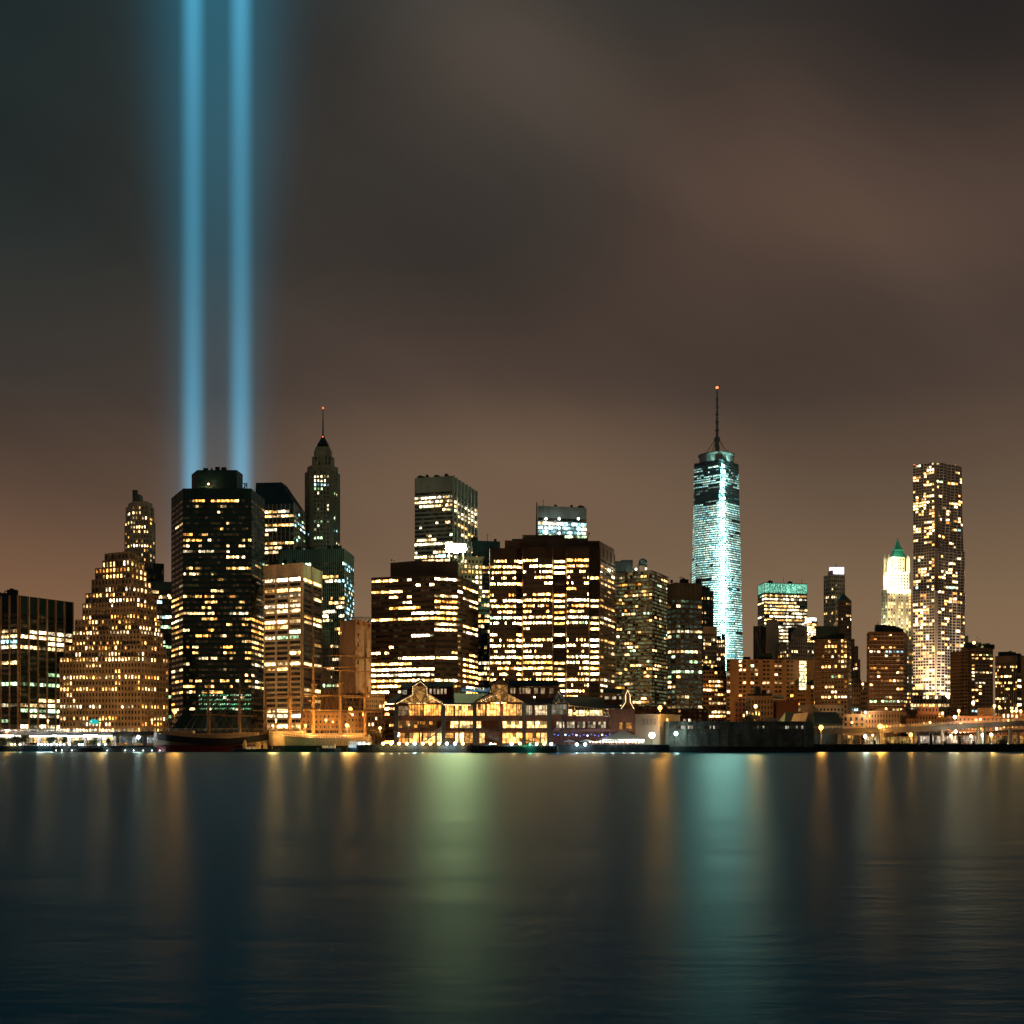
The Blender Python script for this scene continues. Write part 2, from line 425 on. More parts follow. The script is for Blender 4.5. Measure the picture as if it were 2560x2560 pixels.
# ------------------------------------------------------------------ skyscrapers, left to right
TAN = M('tan_brick', (.33, .23, .15)); TAN2 = M('tan_stone', (.50, .40, .29)); BRN = M('brown_granite', (.088, .062, .047), .6)
BEI = M('beige_concrete', (.68, .54, .39)); BLK = M('black_glass_wall', (.009, .034, .05), .5, .2, spec=.12)
BLU = M('blue_black_panel', (.035, .09, .115), .5); GRY = M('grey_panel', (.26, .31, .31), .6)
BRICK = M('red_brick', (.26, .11, .06)); OBRICK = M('orange_brick', (.36, .19, .09)); DBR = M('dark_brown_brick', (.10, .06, .04))
PIER = M('bronze_pier', (.30, .20, .13), .6); LIME = M('limestone', (.48, .42, .33)); SPAN = M('dark_spandrel', (.025, .042, .05), .5)

def roof_box(b, px0, px1, py0, py1, Y, D, name='penthouse', m=DARK): b.add(name, pbox(px0, px1, py0, py1, Y, D), m)

# dark glass office with bronze piers, far left
b = Bld('office_tower', 'dark glass office block with slim bronze piers at the far left edge', 'building', 11, BLK, PIER, DARK)
rw = [(1578, .45, PAL_WHITE), (1592, .5, PAL_WHITE), (1602, .4, PAL_WHITE), (1615, .2, PAL_WHITE), (1641, .25), (1655, .5, PAL_WHITE), (1705, .75, [(GRN, 1)]), (1757, .96, PAL_WHITE), (1770, .92, PAL_WHITE), (1785, .6, PAL_WHITE), (1797, .3), (1809, .75, PAL_WHITE), (1821, .85, PAL_WHITE)]
fk = dict(pitch=13.2, ww=.88, wh=.62, p=.10, keep=.8, rows=rw, pal=PAL_WHITE, gain=.8, pd=1.0, sd=.12, top=42, bot=0, band=True, split=3, smi=2)
b.mats[2] = BLK
b.tier([(-60, 712), (47, 700), (181, 735)], 1488, None, [dict(fk, nx=5), dict(fk, nx=6)], 40)
for px in (12, 27):
    mb = MB(); mb.tube((X(px, 712), 712, Z(1489, 712)), (X(px, 712), 712, Z(1478, 712)), .25); mb.tube((X(px, 712), 712, Z(1478, 712)), (X(px + 6, 712), 712, Z(1478, 712)), .25)
    b.add('davit', mb, STEEL)
b.clutter(5, 3.0)
b.finish()

# stepped tan brick ziggurat
b = Bld('stepped_tower', 'tan brick stepped tower with many small windows left of the black octagonal tower', 'building', 12, TAN, TAN, TAN)
rw = [(1609, .5), (1654, .93, PAL_CREAM), (1697, .8), (1711, .4), (1721, .65), (1741, .12), (1752, .2), (1765, .75), (1791, .5, PAL_WARM), (1819, .4, PAL_WARM),
      (1411, .4), (1423, .7), (1434, .3), (1447, .5), (1483, .6), (1498, .5, PAL_CREAM), (1525, .25), (1550, .4), (1578, .55), (1602, .55)]
zf = dict(pitch=14.6, ww=.52, wh=.55, p=.16, keep=.5, rows=rw, pal=PAL_WARM, gain=1.1, pd=.5, sd=.4)
T = [(150, 352, 420, 1640, None, 25, 9), (164, 352, 414, 1610, 1642, 23, 8), (182, 350, 406, 1573, 1612, 20, 7), (188, 346, 400, 1545, 1575, 19, 7),
     (207, 340, 391, 1504, 1547, 17, 6), (215, 340, 391, 1478, 1506, 15, 6), (230, 330, 377, 1444, 1480, 12, 5), (239, 326, 366, 1415, 1446, 10, 4), (257, 325, 360, 1396, 1417, 8, 4), (263, 322, 352, 1378, 1398, 7, 4)]
for i, (x0, xc, x1, yt, yb, n1, n2) in enumerate(T):
    yy = 700 + i * 3.2
    b.tier([(x0, yy + 10), (xc, yy), (x1, yy + 22)], yt, yb, [dict(zf, nx=n1, p=.16 if i < 9 else .0), dict(zf, nx=n2)], 34 - i * 2.5)
b.finish()

# round topped tan tower behind it
b = Bld('tan_tower', 'slim tan tower with chamfered top and small finial behind the stepped brick tower', 'building', 13, TAN2, TAN2, TAN2)
rw = [(1275, .4), (1293, .3), (1308, .4), (1333, .5), (1361, .7), (1372, .3)]
f = dict(pitch=11.6, ww=.45, wh=.5, p=.30, keep=.35, rows=rw, pal=PAL_WARM, gain=1.1, pd=.6, sd=.3)
b.tier([(313, 1012), (326, 1000), (372, 1000), (387, 1014)], 1300, None, [dict(f, nx=2), dict(f, nx=7), dict(f, nx=2)], 30)
b.tier([(316, 1014), (330, 1003), (369, 1003), (384, 1016)], 1263, 1301, [dict(f, nx=1), dict(f, nx=5), dict(f, nx=1)], 26)
b.tier([(320, 1018), (333, 1006), (366, 1006), (381, 1018)], 1253, 1264, None, 22)
mb = MB(); mb.prism([(X(p, 1015), 1015 + d) for p, d in ((331, 0), (350, 0), (350, 8), (331, 8))], Z(1254, 1015), Z(1236, 1015)); mb.prism(ring(2.2, 8, X(338, 1018), 1018), Z(1236, 1015), Z(1224, 1015)); b.add('finial', mb, STEEL)
b.finish(90)
b = Bld('dark_annex', 'dark low block with one lit window beside the slim tan tower', 'building', 14, SPAN, SPAN)
b.tier([(362, 960), (410, 965)], 1407, None, [dict(nx=7, pitch=14, ww=.5, wh=.8, p=.03, pd=.6, sd=.1, band=True)], 20); b.finish()
b = Bld('glass_slab', 'dark green glass slab squeezed between stepped brick tower and black octagonal tower', 'building', 15, BLU, SPAN)
rw = [(1503, .6, PAL_WHITE), (1526, .7, PAL_WHITE), (1540, .7, PAL_COOL), (1490, .4)]
b.tier([(372, 900), (446, 905)], 1453, None, [dict(nx=9, pitch=12.5, ww=.9, wh=.6, p=.28, keep=.7, rows=rw, pal=PAL_GREEN, gain=.8, pd=.2, sd=.3, band=True, top=20, smi=1)], 30); b.clutter(3, 3.0); b.finish()

# black octagonal tower
b = Bld('black_tower', 'tall black octagonal tower standing in front of the two blue beams', 'building', 16, BLK, BLK, BLK)
rw = [(1257, .6), (1272, .25), (1286, .15), (1302, .3), (1318, .2), (1330, .2), (1344, .45), (1358, .2), (1372, .2), (1386, .15), (1414, .5), (1428, .2), (1457, .4, PAL_CREAM), (1471, .4, PAL_GREEN), (1487, .4), (1500, .45), (1515, .2), (1529, .45), (1543, .25), (1572, .3), (1586, .5), (1615, .25), (1630, .5), (1644, .5), (1658, .08), (1690, .2), (1703, .4), (1717, .4), (1731, .4), (1745, .3)]
f = dict(pitch=14.2, ww=.90, wh=.42, p=.10, keep=.45, rows=rw, pal=PAL_WARM, gain=.8, pd=.18, sd=.25, top=24, bot=40, band=True, split=3)
fs = dict(f, p=.12, rows=[(1487, .9), (1500, .8), (1515, .5), (1529, .8), (1543, .8), (1557, .7), (1572, .7), (1586, .8), (1615, .8), (1630, .9), (1644, .7), (1672, .6), (1703, .8), (1717, .7), (1731, .8), (1745, .7), (1759, .7), (1440, .3)], top=24)
fr_ = dict(fs, rows=[(1543, .9), (1557, .8), (1572, .9), (1586, .9), (1601, .9), (1615, .9), (1630, .9), (1644, .8), (1658, .7, PAL_GREEN), (1690, .7, PAL_GREEN), (1703, .7, PAL_CREAM), (1717, .6)], p=.04)
b.tier([(429, 790), (458, 760), (628, 760), (662, 795)], 1221, None, [dict(fs, nx=3, gain=.6), dict(f, nx=22), dict(fr_, nx=4)], 40)
b.tier([(479, 785), (493, 772), (592, 772), (607, 785)], 1175, 1222, None, 24)
mb = MB()
for p0, p1, y in ((508, 520, 1170), (527, 531, 1170), (538, 549, 1167), (553, 566, 1168)): pbox(p0, p1, y, 1176, 778, 6, mb)
b.add('roof_unit', mb, BLACK)
mb = MB()
for p in (612, 617): mb.tube((X(p, 765), 765, Z(1222, 765)), (X(p, 765), 765, Z(1209, 765)), .3)
mb.tube((X(608, 765), 765, Z(1209, 765)), (X(618, 765), 765, Z(1209, 765)), .3); mb.tube((X(608, 765), 765, Z(1221, 765)), (X(618, 765), 765, Z(1210, 765)), .25)
b.add('roof_frame', mb, BLACK)
rg = random.Random(5); mb = MB(); fr = MB()                          # green reflection in the curved glass, put in as small glowing panes
for r_ in range(4):
    for c_ in range(30):
        px = 497 + c_ * 4.4; py = 1736 + r_ * 11 + rg.uniform(-1, 1)
        if rg.random() < .82:
            k = rg.uniform(.15, 1.3); cc = (.25 * k, 1. * k, .45 * k) if rg.random() < .8 else (1.1 * k, 1.1 * k, .8 * k)
            mb.quad((X(px, 758.6), 758.6, Z(py + 5, 758.6)), (X(px + 2.8, 758.6), 758.6, Z(py + 2.4, 758.6)), (X(px + 3.2, 758.6), 758.6, Z(py - .4, 758.6)), (X(px + .4, 758.6), 758.6, Z(py + 2.2, 758.6)), 0, cc)
b.add('green_reflection', mb, GLASS_FINE)
mb = MB()
for r_ in range(6):
    for c_ in range(18):
        k = rg.uniform(.25, 1.5) * (1.4 if r_ > 2 else .5); t = r_ / 6
        x0 = 512 + 14 * t * 0 + c_ * 6.2; ins = (5 - r_) * -1.6
        px = 512 + ins * 0 + c_ * (112 - r_ * 4) / 18 + r_ * 2.2; w = (112 - r_ * 4) / 18
        mb.quad((X(px + .3, 757), 757, Z(1800 + r_ * 4.2 + 3.4, 757)), (X(px + w - .3, 757), 757, Z(1800 + r_ * 4.2 + 3.4, 757)), (X(px + w - .3, 757), 757, Z(1800 + r_ * 4.2, 757)), (X(px + .3, 757), 757, Z(1800 + r_ * 4.2, 757)), 0, (.85 * k, .95 * k, .42 * k))
b.add('lobby_glazing', mb, GLASS_FINE)
mb = MB(); mb.frustum([(X(400, 752), 752), (X(628, 752), 752), (X(620, 766), 766), (X(408, 766), 766)], 2.5, [(X(462, 757), 757), (X(628, 757), 757), (X(620, 766), 766), (X(466, 766), 766)], Z(1775, 757), 0, True); 
b.add('plinth', mb, BLK)
b.finish()

# tower with the sloped roof behind
b = Bld('slope_roof_tower', 'glass tower with dark sloping roof right behind the black octagonal tower', 'building', 17, BLU, BEI, SPAN)
rw = [(1277, .8, PAL_CREAM), (1289, .9, PAL_CREAM), (1300, .9, PAL_WHITE), (1311, .85, PAL_CREAM), (1323, .6), (1352, .6), (1366, .7), (1375, .7), (1385, .8, PAL_CREAM)]
f = dict(pitch=11.4, ww=.9, wh=.55, p=.3, keep=.7, rows=rw, pal=PAL_CREAM, gain=1.2, pd=.5, sd=.3, top=14, band=True, split=2)
z0, z1, Yr, pl = b.tier([(640, 1006), (735, 1000), (762, 1040)], 1258, None, [dict(f, nx=9), dict(f, nx=6, pal=PAL_COOL, rows=None, p=.55, keep=.2, gain=.8)], 40)
mb = MB(); q = [(pl[0][0] - 1, 1006), (pl[1][0], 999), (pl[2][0], 1040), (pl[2][0] - 4, 1078), (pl[0][0] - 1, 1078)]; zt = Z(1207, 1020)
mb.frustum(q, z1, [(X(640, 1020), 1020), (X(704, 1018), 1018), (X(718, 1035), 1035), (X(716, 1060), 1060), (X(640, 1060), 1060)], zt, 0); b.add('roof', mb, DARK)
b.finish()

# crowned tower with needle
b = Bld('needle_tower', 'slender stone tower with stepped crown and tall thin needle spire', 'building', 18, M('dim_stone', (.28, .28, .22)), M('dim_stone', (.2, .2, .2)))
f = dict(pitch=10.2, ww=.5, wh=.55, p=.42, keep=.45, pal=[(WHT, 3), (COOL, 2), (GRN, 1)], gain=1.0, pd=.8, sd=.15)
f0 = dict(f, p=.08)
b.tier([(764, 1062), (776, 1052), (832, 1052), (848, 1068)], 1176, None, [dict(f0, nx=2), dict(f, nx=7, skip=lambda i, j: j < 1 or j > 5), dict(f0, nx=3)], 30)
b.tier([(768, 1064), (779, 1056), (830, 1056), (845, 1066)], 1163, 1177, None, 26)
b.tier([(780, 1062), (786, 1058), (828, 1058), (836, 1066)], 1140, 1164, [None, dict(f, nx=5, p=.35), None], 20)
b.tier([(785, 1066), (789, 1062), (826, 1062), (830, 1068)], 1124, 1141, None, 15)
b.tier([(788, 1068), (792, 1064), (822, 1064), (826, 1069)], 1116, 1125, None, 12)
mb = MB(); xc = X(807.5, 1070)
for r0, y0, r1, y1 in ((5.2, 1117, 4.2, 1108), (3.9, 1108, 2.2, 1098), (1.9, 1098, 1.3, 1090)): mb.frustum(ring(r0, 10, xc, 1070), Z(y0, 1070), ring(r1, 10, xc, 1070), Z(y1, 1070))
b.add('crown', mb, DARK)
mb = MB(); mb.tube((xc, 1070, Z(1091, 1070)), (xc, 1070, Z(1022, 1070)), .75, .25); b.add('spire', mb, STEEL)
mb = MB(); mb.ball((xc, 1070, Z(1020, 1070)), .8); mb.ball((xc, 1070 - 1.2, Z(1093, 1070)), .7); b.add('beacon', mb, mat_glow('beacon_red', (1, .16, .05), 2.2))
b.finish(95)

# dark flat topped slab with sparkling side
b = Bld('flat_top_tower', 'dark flat-topped glass tower with cold sparkling side wall behind the beige grid block', 'building', 19, BLU, GRY, SPAN)
rw = [(1406, .45, PAL_COOL), (1451, .85, PAL_WHITE), (1493, .8, PAL_CREAM), (1503, .9, PAL_CREAM), (1525, .75, PAL_CREAM), (1536, .85, PAL_CREAM), (1713, 1, PAL_WHITE), (1584, .3)]
f = dict(pitch=10.8, ww=.94, wh=.62, p=.14, keep=.75, rows=rw, pal=PAL_CREAM, gain=1.2, pd=.35, sd=.15, top=32, band=True, split=2)
b.tier([(696, 858), (861, 850), (884, 885)], 1371, None, [dict(f, nx=34, ww=.8), dict(f, nx=9, p=.75, keep=.1, rows=None, pal=[(COOL, 4), (WHT, 1)], gain=.6, split=3)], 36)
mb = MB()                                                               # pale lattice up the lower half of the front
for i, (x1, yt) in enumerate(((824, 1576), (832, 1618), (838, 1645), (847, 1690))):
    xa = (796, 824, 832, 838)[i]
    for px in [xa + 3.4 * q for q in range(int((x1 - xa) / 3.4) + 1)]: mb.box(X(px, 846) - .09, X(px, 846) + .09, 845.5, 846, Z(1722, 846), Z(yt, 846))
    for q in range(int((1722 - yt) / 10.8)): mb.box(X(xa, 846), X(x1, 846), 845.2, 845.45, Z(yt + q * 10.8, 846) - .12, Z(yt + q * 10.8, 846) + .12)
b.add('lattice', mb, M('pale_metal', (.5, .48, .38), .5))
b.clutter(5, 3.0)
b.finish()

# beige concrete grid block
b = Bld('grid_block', 'beige concrete grid office block with blank top band right of the black octagonal tower', 'building', 20, BEI, BEI)
rw = [(1445, .5), (1457, .3), (1469, .5), (1511, .9, PAL_CREAM), (1523, .7), (1537, .6, PAL_CREAM), (1548, .7, PAL_CREAM), (1573, .5, PAL_WHITE), (1587, .5, PAL_GREEN), (1600, .3), (1653, .9, PAL_CREAM), (1704, .4, PAL_WHITE), (1731, .5), (1785, .4), (1812, .6)]
f = dict(pitch=13.2, ww=.86, wh=.60, p=.26, keep=.55, rows=rw, pal=PAL_CREAM, gain=1.25, pd=.75, sd=.6, top=34, split=4)
b.tier([(661, 728), (755, 715), (803, 752)], 1406, None, [dict(f, nx=3), dict(f, nx=2)], 34)
b.clutter(4, 3.0)
b.finish()
# tall strip of building under construction
b = Bld('netted_tower', 'narrow brown brick tower under scaffold netting right of the beige grid block', 'building', 21, M('dull_brick', (.24, .15, .10)), OBRICK)
b.tier([(853, 690), (888, 680), (926, 700)], 1548, None, [None, dict(nx=3, pitch=14, ww=.35, wh=.7, p=.02, pd=.4, sd=.3, skip=lambda i, j: j > 0 or i > 20)], 24)
rg = random.Random(2); mb = MB()
for i in range(26):
    px = 868 + i * 2.3; mb.tube((X(px, 684), 684, Z(1548, 684)), (X(px, 684), 684, Z(1548 - rg.uniform(2, 7), 684)), .1, n=4)
mb.tube((X(862, 684), 684, Z(1543, 684)), (X(924, 684), 684, Z(1543, 684)), .15, n=4); mb.tube((X(918, 684), 684, Z(1556, 684)), (X(936, 684), 684, Z(1543, 684)), .25, n=4)
for i in range(8): mb.tube((X(856 + i * 9, 682), 682, Z(1553, 682)), (X(862 + i * 9, 682), 682, Z(1547, 682)), .15, n=4)
b.add('scaffold', mb, STEEL)
mb = MB(); 
for i in range(9):
    for j in range(15):
        px, py = 890 + i * 4., 1562 + j * 11
        if rg.random() < .86: mb.strip((X(px, 680.5 + i * 2.0), 679.2 + i * 2.05), (X(px + 3.7, 680.5 + i * 2.05), 679.2 + (i + 1) * 2.05), (0, -1), Z(py + 10.4, 682), Z(py, 682), .2, .35 + rg.uniform(0, .2))
b.add('netting', mb, M('pale_netting', (.42, .30, .20)))
b.finish(); 

# brown ribbon-window block
b = Bld('ribbon_block', 'wide brown office block with bright ribbon windows behind the left end of the pavilion', 'building', 22, BRN, BRN, DARK)
rw = [(1444, .45), (1458, .4), (1473, .4), (1486, .45), (1500, .3), (1514, .35), (1527, .4), (1541, .6), (1556, .15), (1584, .2), (1598, .12), (1612, .3), (1625, .35), (1640, .7, PAL_CREAM), (1654, .4), (1668, 1, PAL_CREAM), (1681, .98, PAL_CREAM), (1695, .96, PAL_CREAM), (1710, .4), (1723, .9, PAL_CREAM), (1738, .8, PAL_CREAM), (1752, .9), (1766, .8)]
f = dict(pitch=13.9, ww=.95, wh=.42, p=.3, keep=.75, rows=rw, pal=PAL_WARM, gain=4., pd=.4, sd=.5, top=3, band=True, split=3)
fm = dict(f, rows=None, p=.75, keep=.85); fr2 = dict(f, rows=[(1640, .8), (1654, .95), (1668, 1), (1681, 1), (1695, 1), (1710, .9), (1584, .3), (1448, .4), (1486, .5)], p=.25)
b.tier([(929, 712), (1086, 700), (1143, 705), (1156, 712), (1194, 740)], 1437, None, [dict(f, nx=14), dict(fm, nx=4), dict(fm, nx=1, p=.05), dict(fr2, nx=5)], 40, pref=700)
b.tier([(976, 726), (1040, 718), (1145, 720), (1153, 730)], 1402, 1440, [None, None, None], 24)
mb = MB(); 
for px in (979, 985): mb.tube((X(px, 722), 722, Z(1403, 722)), (X(px, 722), 722, Z(1398, 722)), .3)
b.add('roof_vent', mb, STEEL)
b.finish()

# tall tower with fins and floodlight
b = Bld('fin_tower', 'tall grey tower with vertical fins on its right side above the brown ribbon-window block', 'building', 23, M('fin_grey', (.34, .37, .34)), M('fin_metal', (.46, .50, .46), .4))
rw = [(1232, .75, PAL_CREAM), (1243, .85, PAL_CREAM), (1254, .95, PAL_WHITE), (1265, .35), (1274, .35), (1283, .3), (1303, .25), (1330, .25), (1341, .3), (1351, .6), (1361, .95, PAL_CREAM), (1378, .5), (1389, .95, PAL_WHITE)]
f = dict(pitch=10.6, ww=.96, wh=.55, p=.12, keep=.75, rows=rw, pal=PAL_CREAM, gain=1.2, pd=.2, sd=.25, top=36, band=True, split=2)
b.tier([(1037, 1010), (1131, 1000), (1190, 1062)], 1189, None, [dict(f, nx=16), dict(f, nx=7, pd=1.6, ww=.86, rows=[(1252, .9, PAL_CREAM), (1262, .5), (1274, .95, PAL_CREAM), (1240, .3)], p=.4)], 40)
b.clutter(4, 2.5)
b.finish()

# background fillers between the brown blocks
b = Bld('blue_slab', 'dark blue flat-topped slab behind, between fin tower and large brown block', 'building', 24, BLU, SPAN)
b.tier([(1182, 960), (1250, 965)], 1351, None, [dict(nx=9, pitch=12, ww=.85, wh=.5, p=.6, pal=PAL_WARM, gain=.9, pd=.3, sd=.3, top=36, rows=[(1391, .8)])], 24); b.clutter(3, 3.0); b.finish(60)
b = Bld('cream_block', 'cream stone block with square lit windows behind the brown ribbon-window block', 'building', 25, TAN2, TAN2)
b.tier([(1150, 880), (1206, 885)], 1390, None, [dict(nx=6, pitch=13, ww=.55, wh=.55, p=.5, pal=PAL_CREAM, gain=1., top=6)], 24); b.clutter(3, 3.0); b.finish(60)
b = Bld('green_slab', 'narrow dark green glass slab in the gap left of the large brown block', 'building', 26, BLU, SPAN)
b.tier([(1180, 810), (1240, 812)], 1493, None, [dict(nx=8, pitch=13, ww=.8, wh=.55, p=.3, pal=PAL_CREAM, gain=1., pd=.3, sd=.2, band=True, rows=[(1552, .7), (1570, .6), (1690, 1, PAL_CREAM), (1703, .95, PAL_CREAM), (1680, .9, PAL_CREAM)])], 24); b.finish()

# large brown block
b = Bld('brown_block', 'largest brown granite office block with rows of bright windows and stepped dark roofline', 'building', 27, BRN, BRN, DARK)
rw = [(1377, .3), (1393, .35), (1398, .85), (1412, .9), (1426, .75), (1440, .6), (1455, .5), (1469, .15), (1484, .3), (1500, .95, PAL_CREAM), (1514, .6), (1529, .7), (1544, .8, PAL_CREAM), (1559, .85, PAL_CREAM), (1574, .12), (1588, .2), (1602, .6), (1616, .85, PAL_CREAM), (1630, .3), (1645, .92, PAL_CREAM), (1661, .9, PAL_WARM), (1674, .85, PAL_WARM), (1689, .7), (1703, .85), (1718, .6), (1732, .7)]
f = dict(pitch=14.3, ww=.56, wh=.42, p=.62, keep=.72, rows=rw, pal=PAL_WARM, gain=5., pd=.45, sd=.5, top=26)
g = dict(f, ww=.9, split=3)
b.tier([(1223, 727), (1225, 726.7), (1290, 726), (1303, 730), (1308, 724), (1381, 722), (1385, 728), (1413, 728), (1417, 722), (1472, 722), (1476, 726), (1497, 726), (1499, 720), (1536, 752)], 1366, None,
       [None, dict(f, nx=14), dict(g, nx=1, p=.55, keep=0), None, dict(f, nx=18), None, dict(g, nx=1), None, dict(f, nx=14), None, dict(g, nx=1), None, dict(g, nx=4, p=.4, gain=.8, rows=[(1412, .7), (1503, .8), (1560, .6), (1645, .8)])], 44, pref=720)
for p0, p1, yt, d in ((1262, 1300, 1351, 3), (1280, 1414, 1347, 6), (1306, 1412, 1337, 10), (1412, 1470, 1345, 8), (1470, 1500, 1352, 5)):
    roof_box(b, p0, p1, yt, 1372, 724 + d, 26 - d, 'penthouse', BRN)
b.tier([(1499, 721), (1535, 751)], 1352, 1366, None, 20, pref=720)
mb = MB(); mb.tube((X(1468, 726), 726, Z(1347, 726)), (X(1474, 726), 726, Z(1332, 726)), .25); mb.tube((X(1466, 726), 726, Z(1333, 726)), (X(1475, 726), 726, Z(1333, 726)), .2); b.add('davit', mb, STEEL)
b.finish()
# glass top seen above it
b = Bld('glass_top_tower', 'glass tower with blank grey top and cold white lit floors above the large brown block', 'building', 28, GRY, GRY)
rw = [(1295, .9), (1305, .9), (1316, .9), (1327, .95), (1337, .9)]
b.tier([(1345, 1100), (1466, 1110)], 1264, None, [dict(nx=10, pitch=10.6, ww=.97, wh=.72, p=.9, keep=.6, rows=None, pal=[(COOL, 2), (GRN, 2), (WHT, 3)], gain=1.5, pd=.2, sd=.4, top=28, band=True, split=4)], 40)
mb = MB(); mb.tube((X(1342, 1098), 1098, Z(1345, 1098)), (X(1342, 1098), 1098, Z(1256, 1098)), 1.1, .5); b.add('mast', mb, STEEL)
mb = MB()
for px in (1365, 1398, 1446):
    for py in (1297, 1320, 1333): mb = MB(); mb.ball((X(px, 1098), 1098, Z(py, 1098)), 1.05, 8); b.add('work_light', mb, mat_glow('work_light_white', (.85, 1, .92), 9))
b.clutter(4, 2.5)
b.finish()

# tan striped slab with water tank
b = Bld('striped_slab', 'tan slab with dense greenish window stripes and a rooftop water tank', 'building', 29, M('striped_tan', (.42, .31, .19)), M('striped_tan', (.4, .3, .2)))
rw = [(1438, .3), (1463, .2), (1500, .25), (1560, .3), (1585, .35), (1622, .3), (1665, .3)]
f = dict(pitch=9.2, ww=.9, wh=.56, p=.17, keep=.4, rows=rw, pal=PAL_APT, gain=.8, dim=(.11, .125, .06), pd=.22, sd=.35, split=2)
b.tier([(1535, 772), (1630, 760), (1670, 790)], 1426, None, [dict(f, nx=14), dict(f, nx=7, p=.10)], 36)
roof_box(b, 1535, 1574, 1403, 1428, 772, 12); roof_box(b, 1552, 1582, 1400, 1428, 776, 10)
mb = MB(); xt, yt = X(1607, 772), 772
for dx in (-2, 2):
    for dy in (-2, 2): mb.tube((xt + dx, yt + dy, Z(1428, 772)), (xt + dx, yt + dy, Z(1412, 772)), .22, n=4)
mb.prism(ring(2.6, 10, xt, yt), Z(1413, 772), Z(1402, 772), 0, True, True); mb.frustum(ring(2.9, 10, xt, yt), Z(1402, 772), ring(.2, 10, xt, yt), Z(1396, 772))
b.add('water_tank', mb, DARK)
b.clutter(5, 2.5)
b.finish()

# dark block and its neighbours
b = Bld('dark_block', 'dark brown office block with scattered cream ribbon windows right of the striped tan slab', 'building', 30, M('dark_brown_panel', (.055, .05, .045), .6), None, DARK)
rw = [(1515, .5, PAL_CREAM), (1550, .4), (1572, .85, PAL_CREAM), (1585, .55), (1633, .95, [(CREAM, 3), (GRN, 1)]), (1645, .3), (1698, .5, PAL_CREAM), (1711, .3), (1722, .7, PAL_CREAM), (1747, .25)]
f = dict(pitch=12.5, ww=.88, wh=.5, p=.16, keep=.6, rows=rw, pal=PAL_GREEN, gain=.8, dim=(.025, .04, .03), pd=.3, sd=.35, top=40, band=True, split=3)
b.tier([(1669, 748), (1690, 740), (1755, 746)], 1456, None, [dict(f, nx=2), dict(f, nx=6)], 30)
mb = MB(); mb.tube((X(1679, 750), 750, Z(1457, 750)), (X(1679, 750), 750, Z(1450, 750)), .8); b.add('chimney', mb, DARK); b.clutter(4, 3.0); b.finish()
b = Bld('blue_black_block', 'blue-black block with few amber windows in front of the bright spired tower', 'building', 31, BLU, SPAN)
b.tier([(1750, 860), (1783, 865)], 1475, None, [dict(nx=4, pitch=12, ww=.5, wh=.5, p=.25, pal=PAL_WARM, pd=.3, sd=.3, top=14, rows=[(1500, .5), (1556, .6), (1530, .5)])], 24); b.clutter(2, 3.0); b.finish(40)
b = Bld('pale_grid_block', 'pale grey grid block with dark windows at the foot of the bright spired tower', 'building', 32, TAN2, TAN2)
b.tier([(1758, 820), (1792, 822)], 1566, None, [dict(nx=7, pitch=11, ww=.72, wh=.55, p=.10, pal=PAL_CREAM, pd=.4, sd=.4, top=16)], 22)
b.tier([(1790, 826), (1812, 828)], 1598, None, [dict(nx=4, pitch=11, ww=.6, wh=.5, p=.35, pal=PAL_CREAM, pd=.4, sd=.4)], 20); b.clutter(2, 3.0); b.finish(50)
b = Bld('tan_low_block', 'low tan block with banded amber windows beside the long orange brick slab', 'building', 33, OBRICK, TAN)
b.tier([(1757, 790), (1815, 795)], 1676, None, [dict(nx=8, pitch=11, ww=.8, wh=.5, p=.3, keep=.6, pal=PAL_WARM, pd=.3, sd=.4, rows=[(1697, .5, PAL_CREAM), (1708, .6), (1718, .6)])], 22); b.clutter(3, 2.5); b.finish(50)
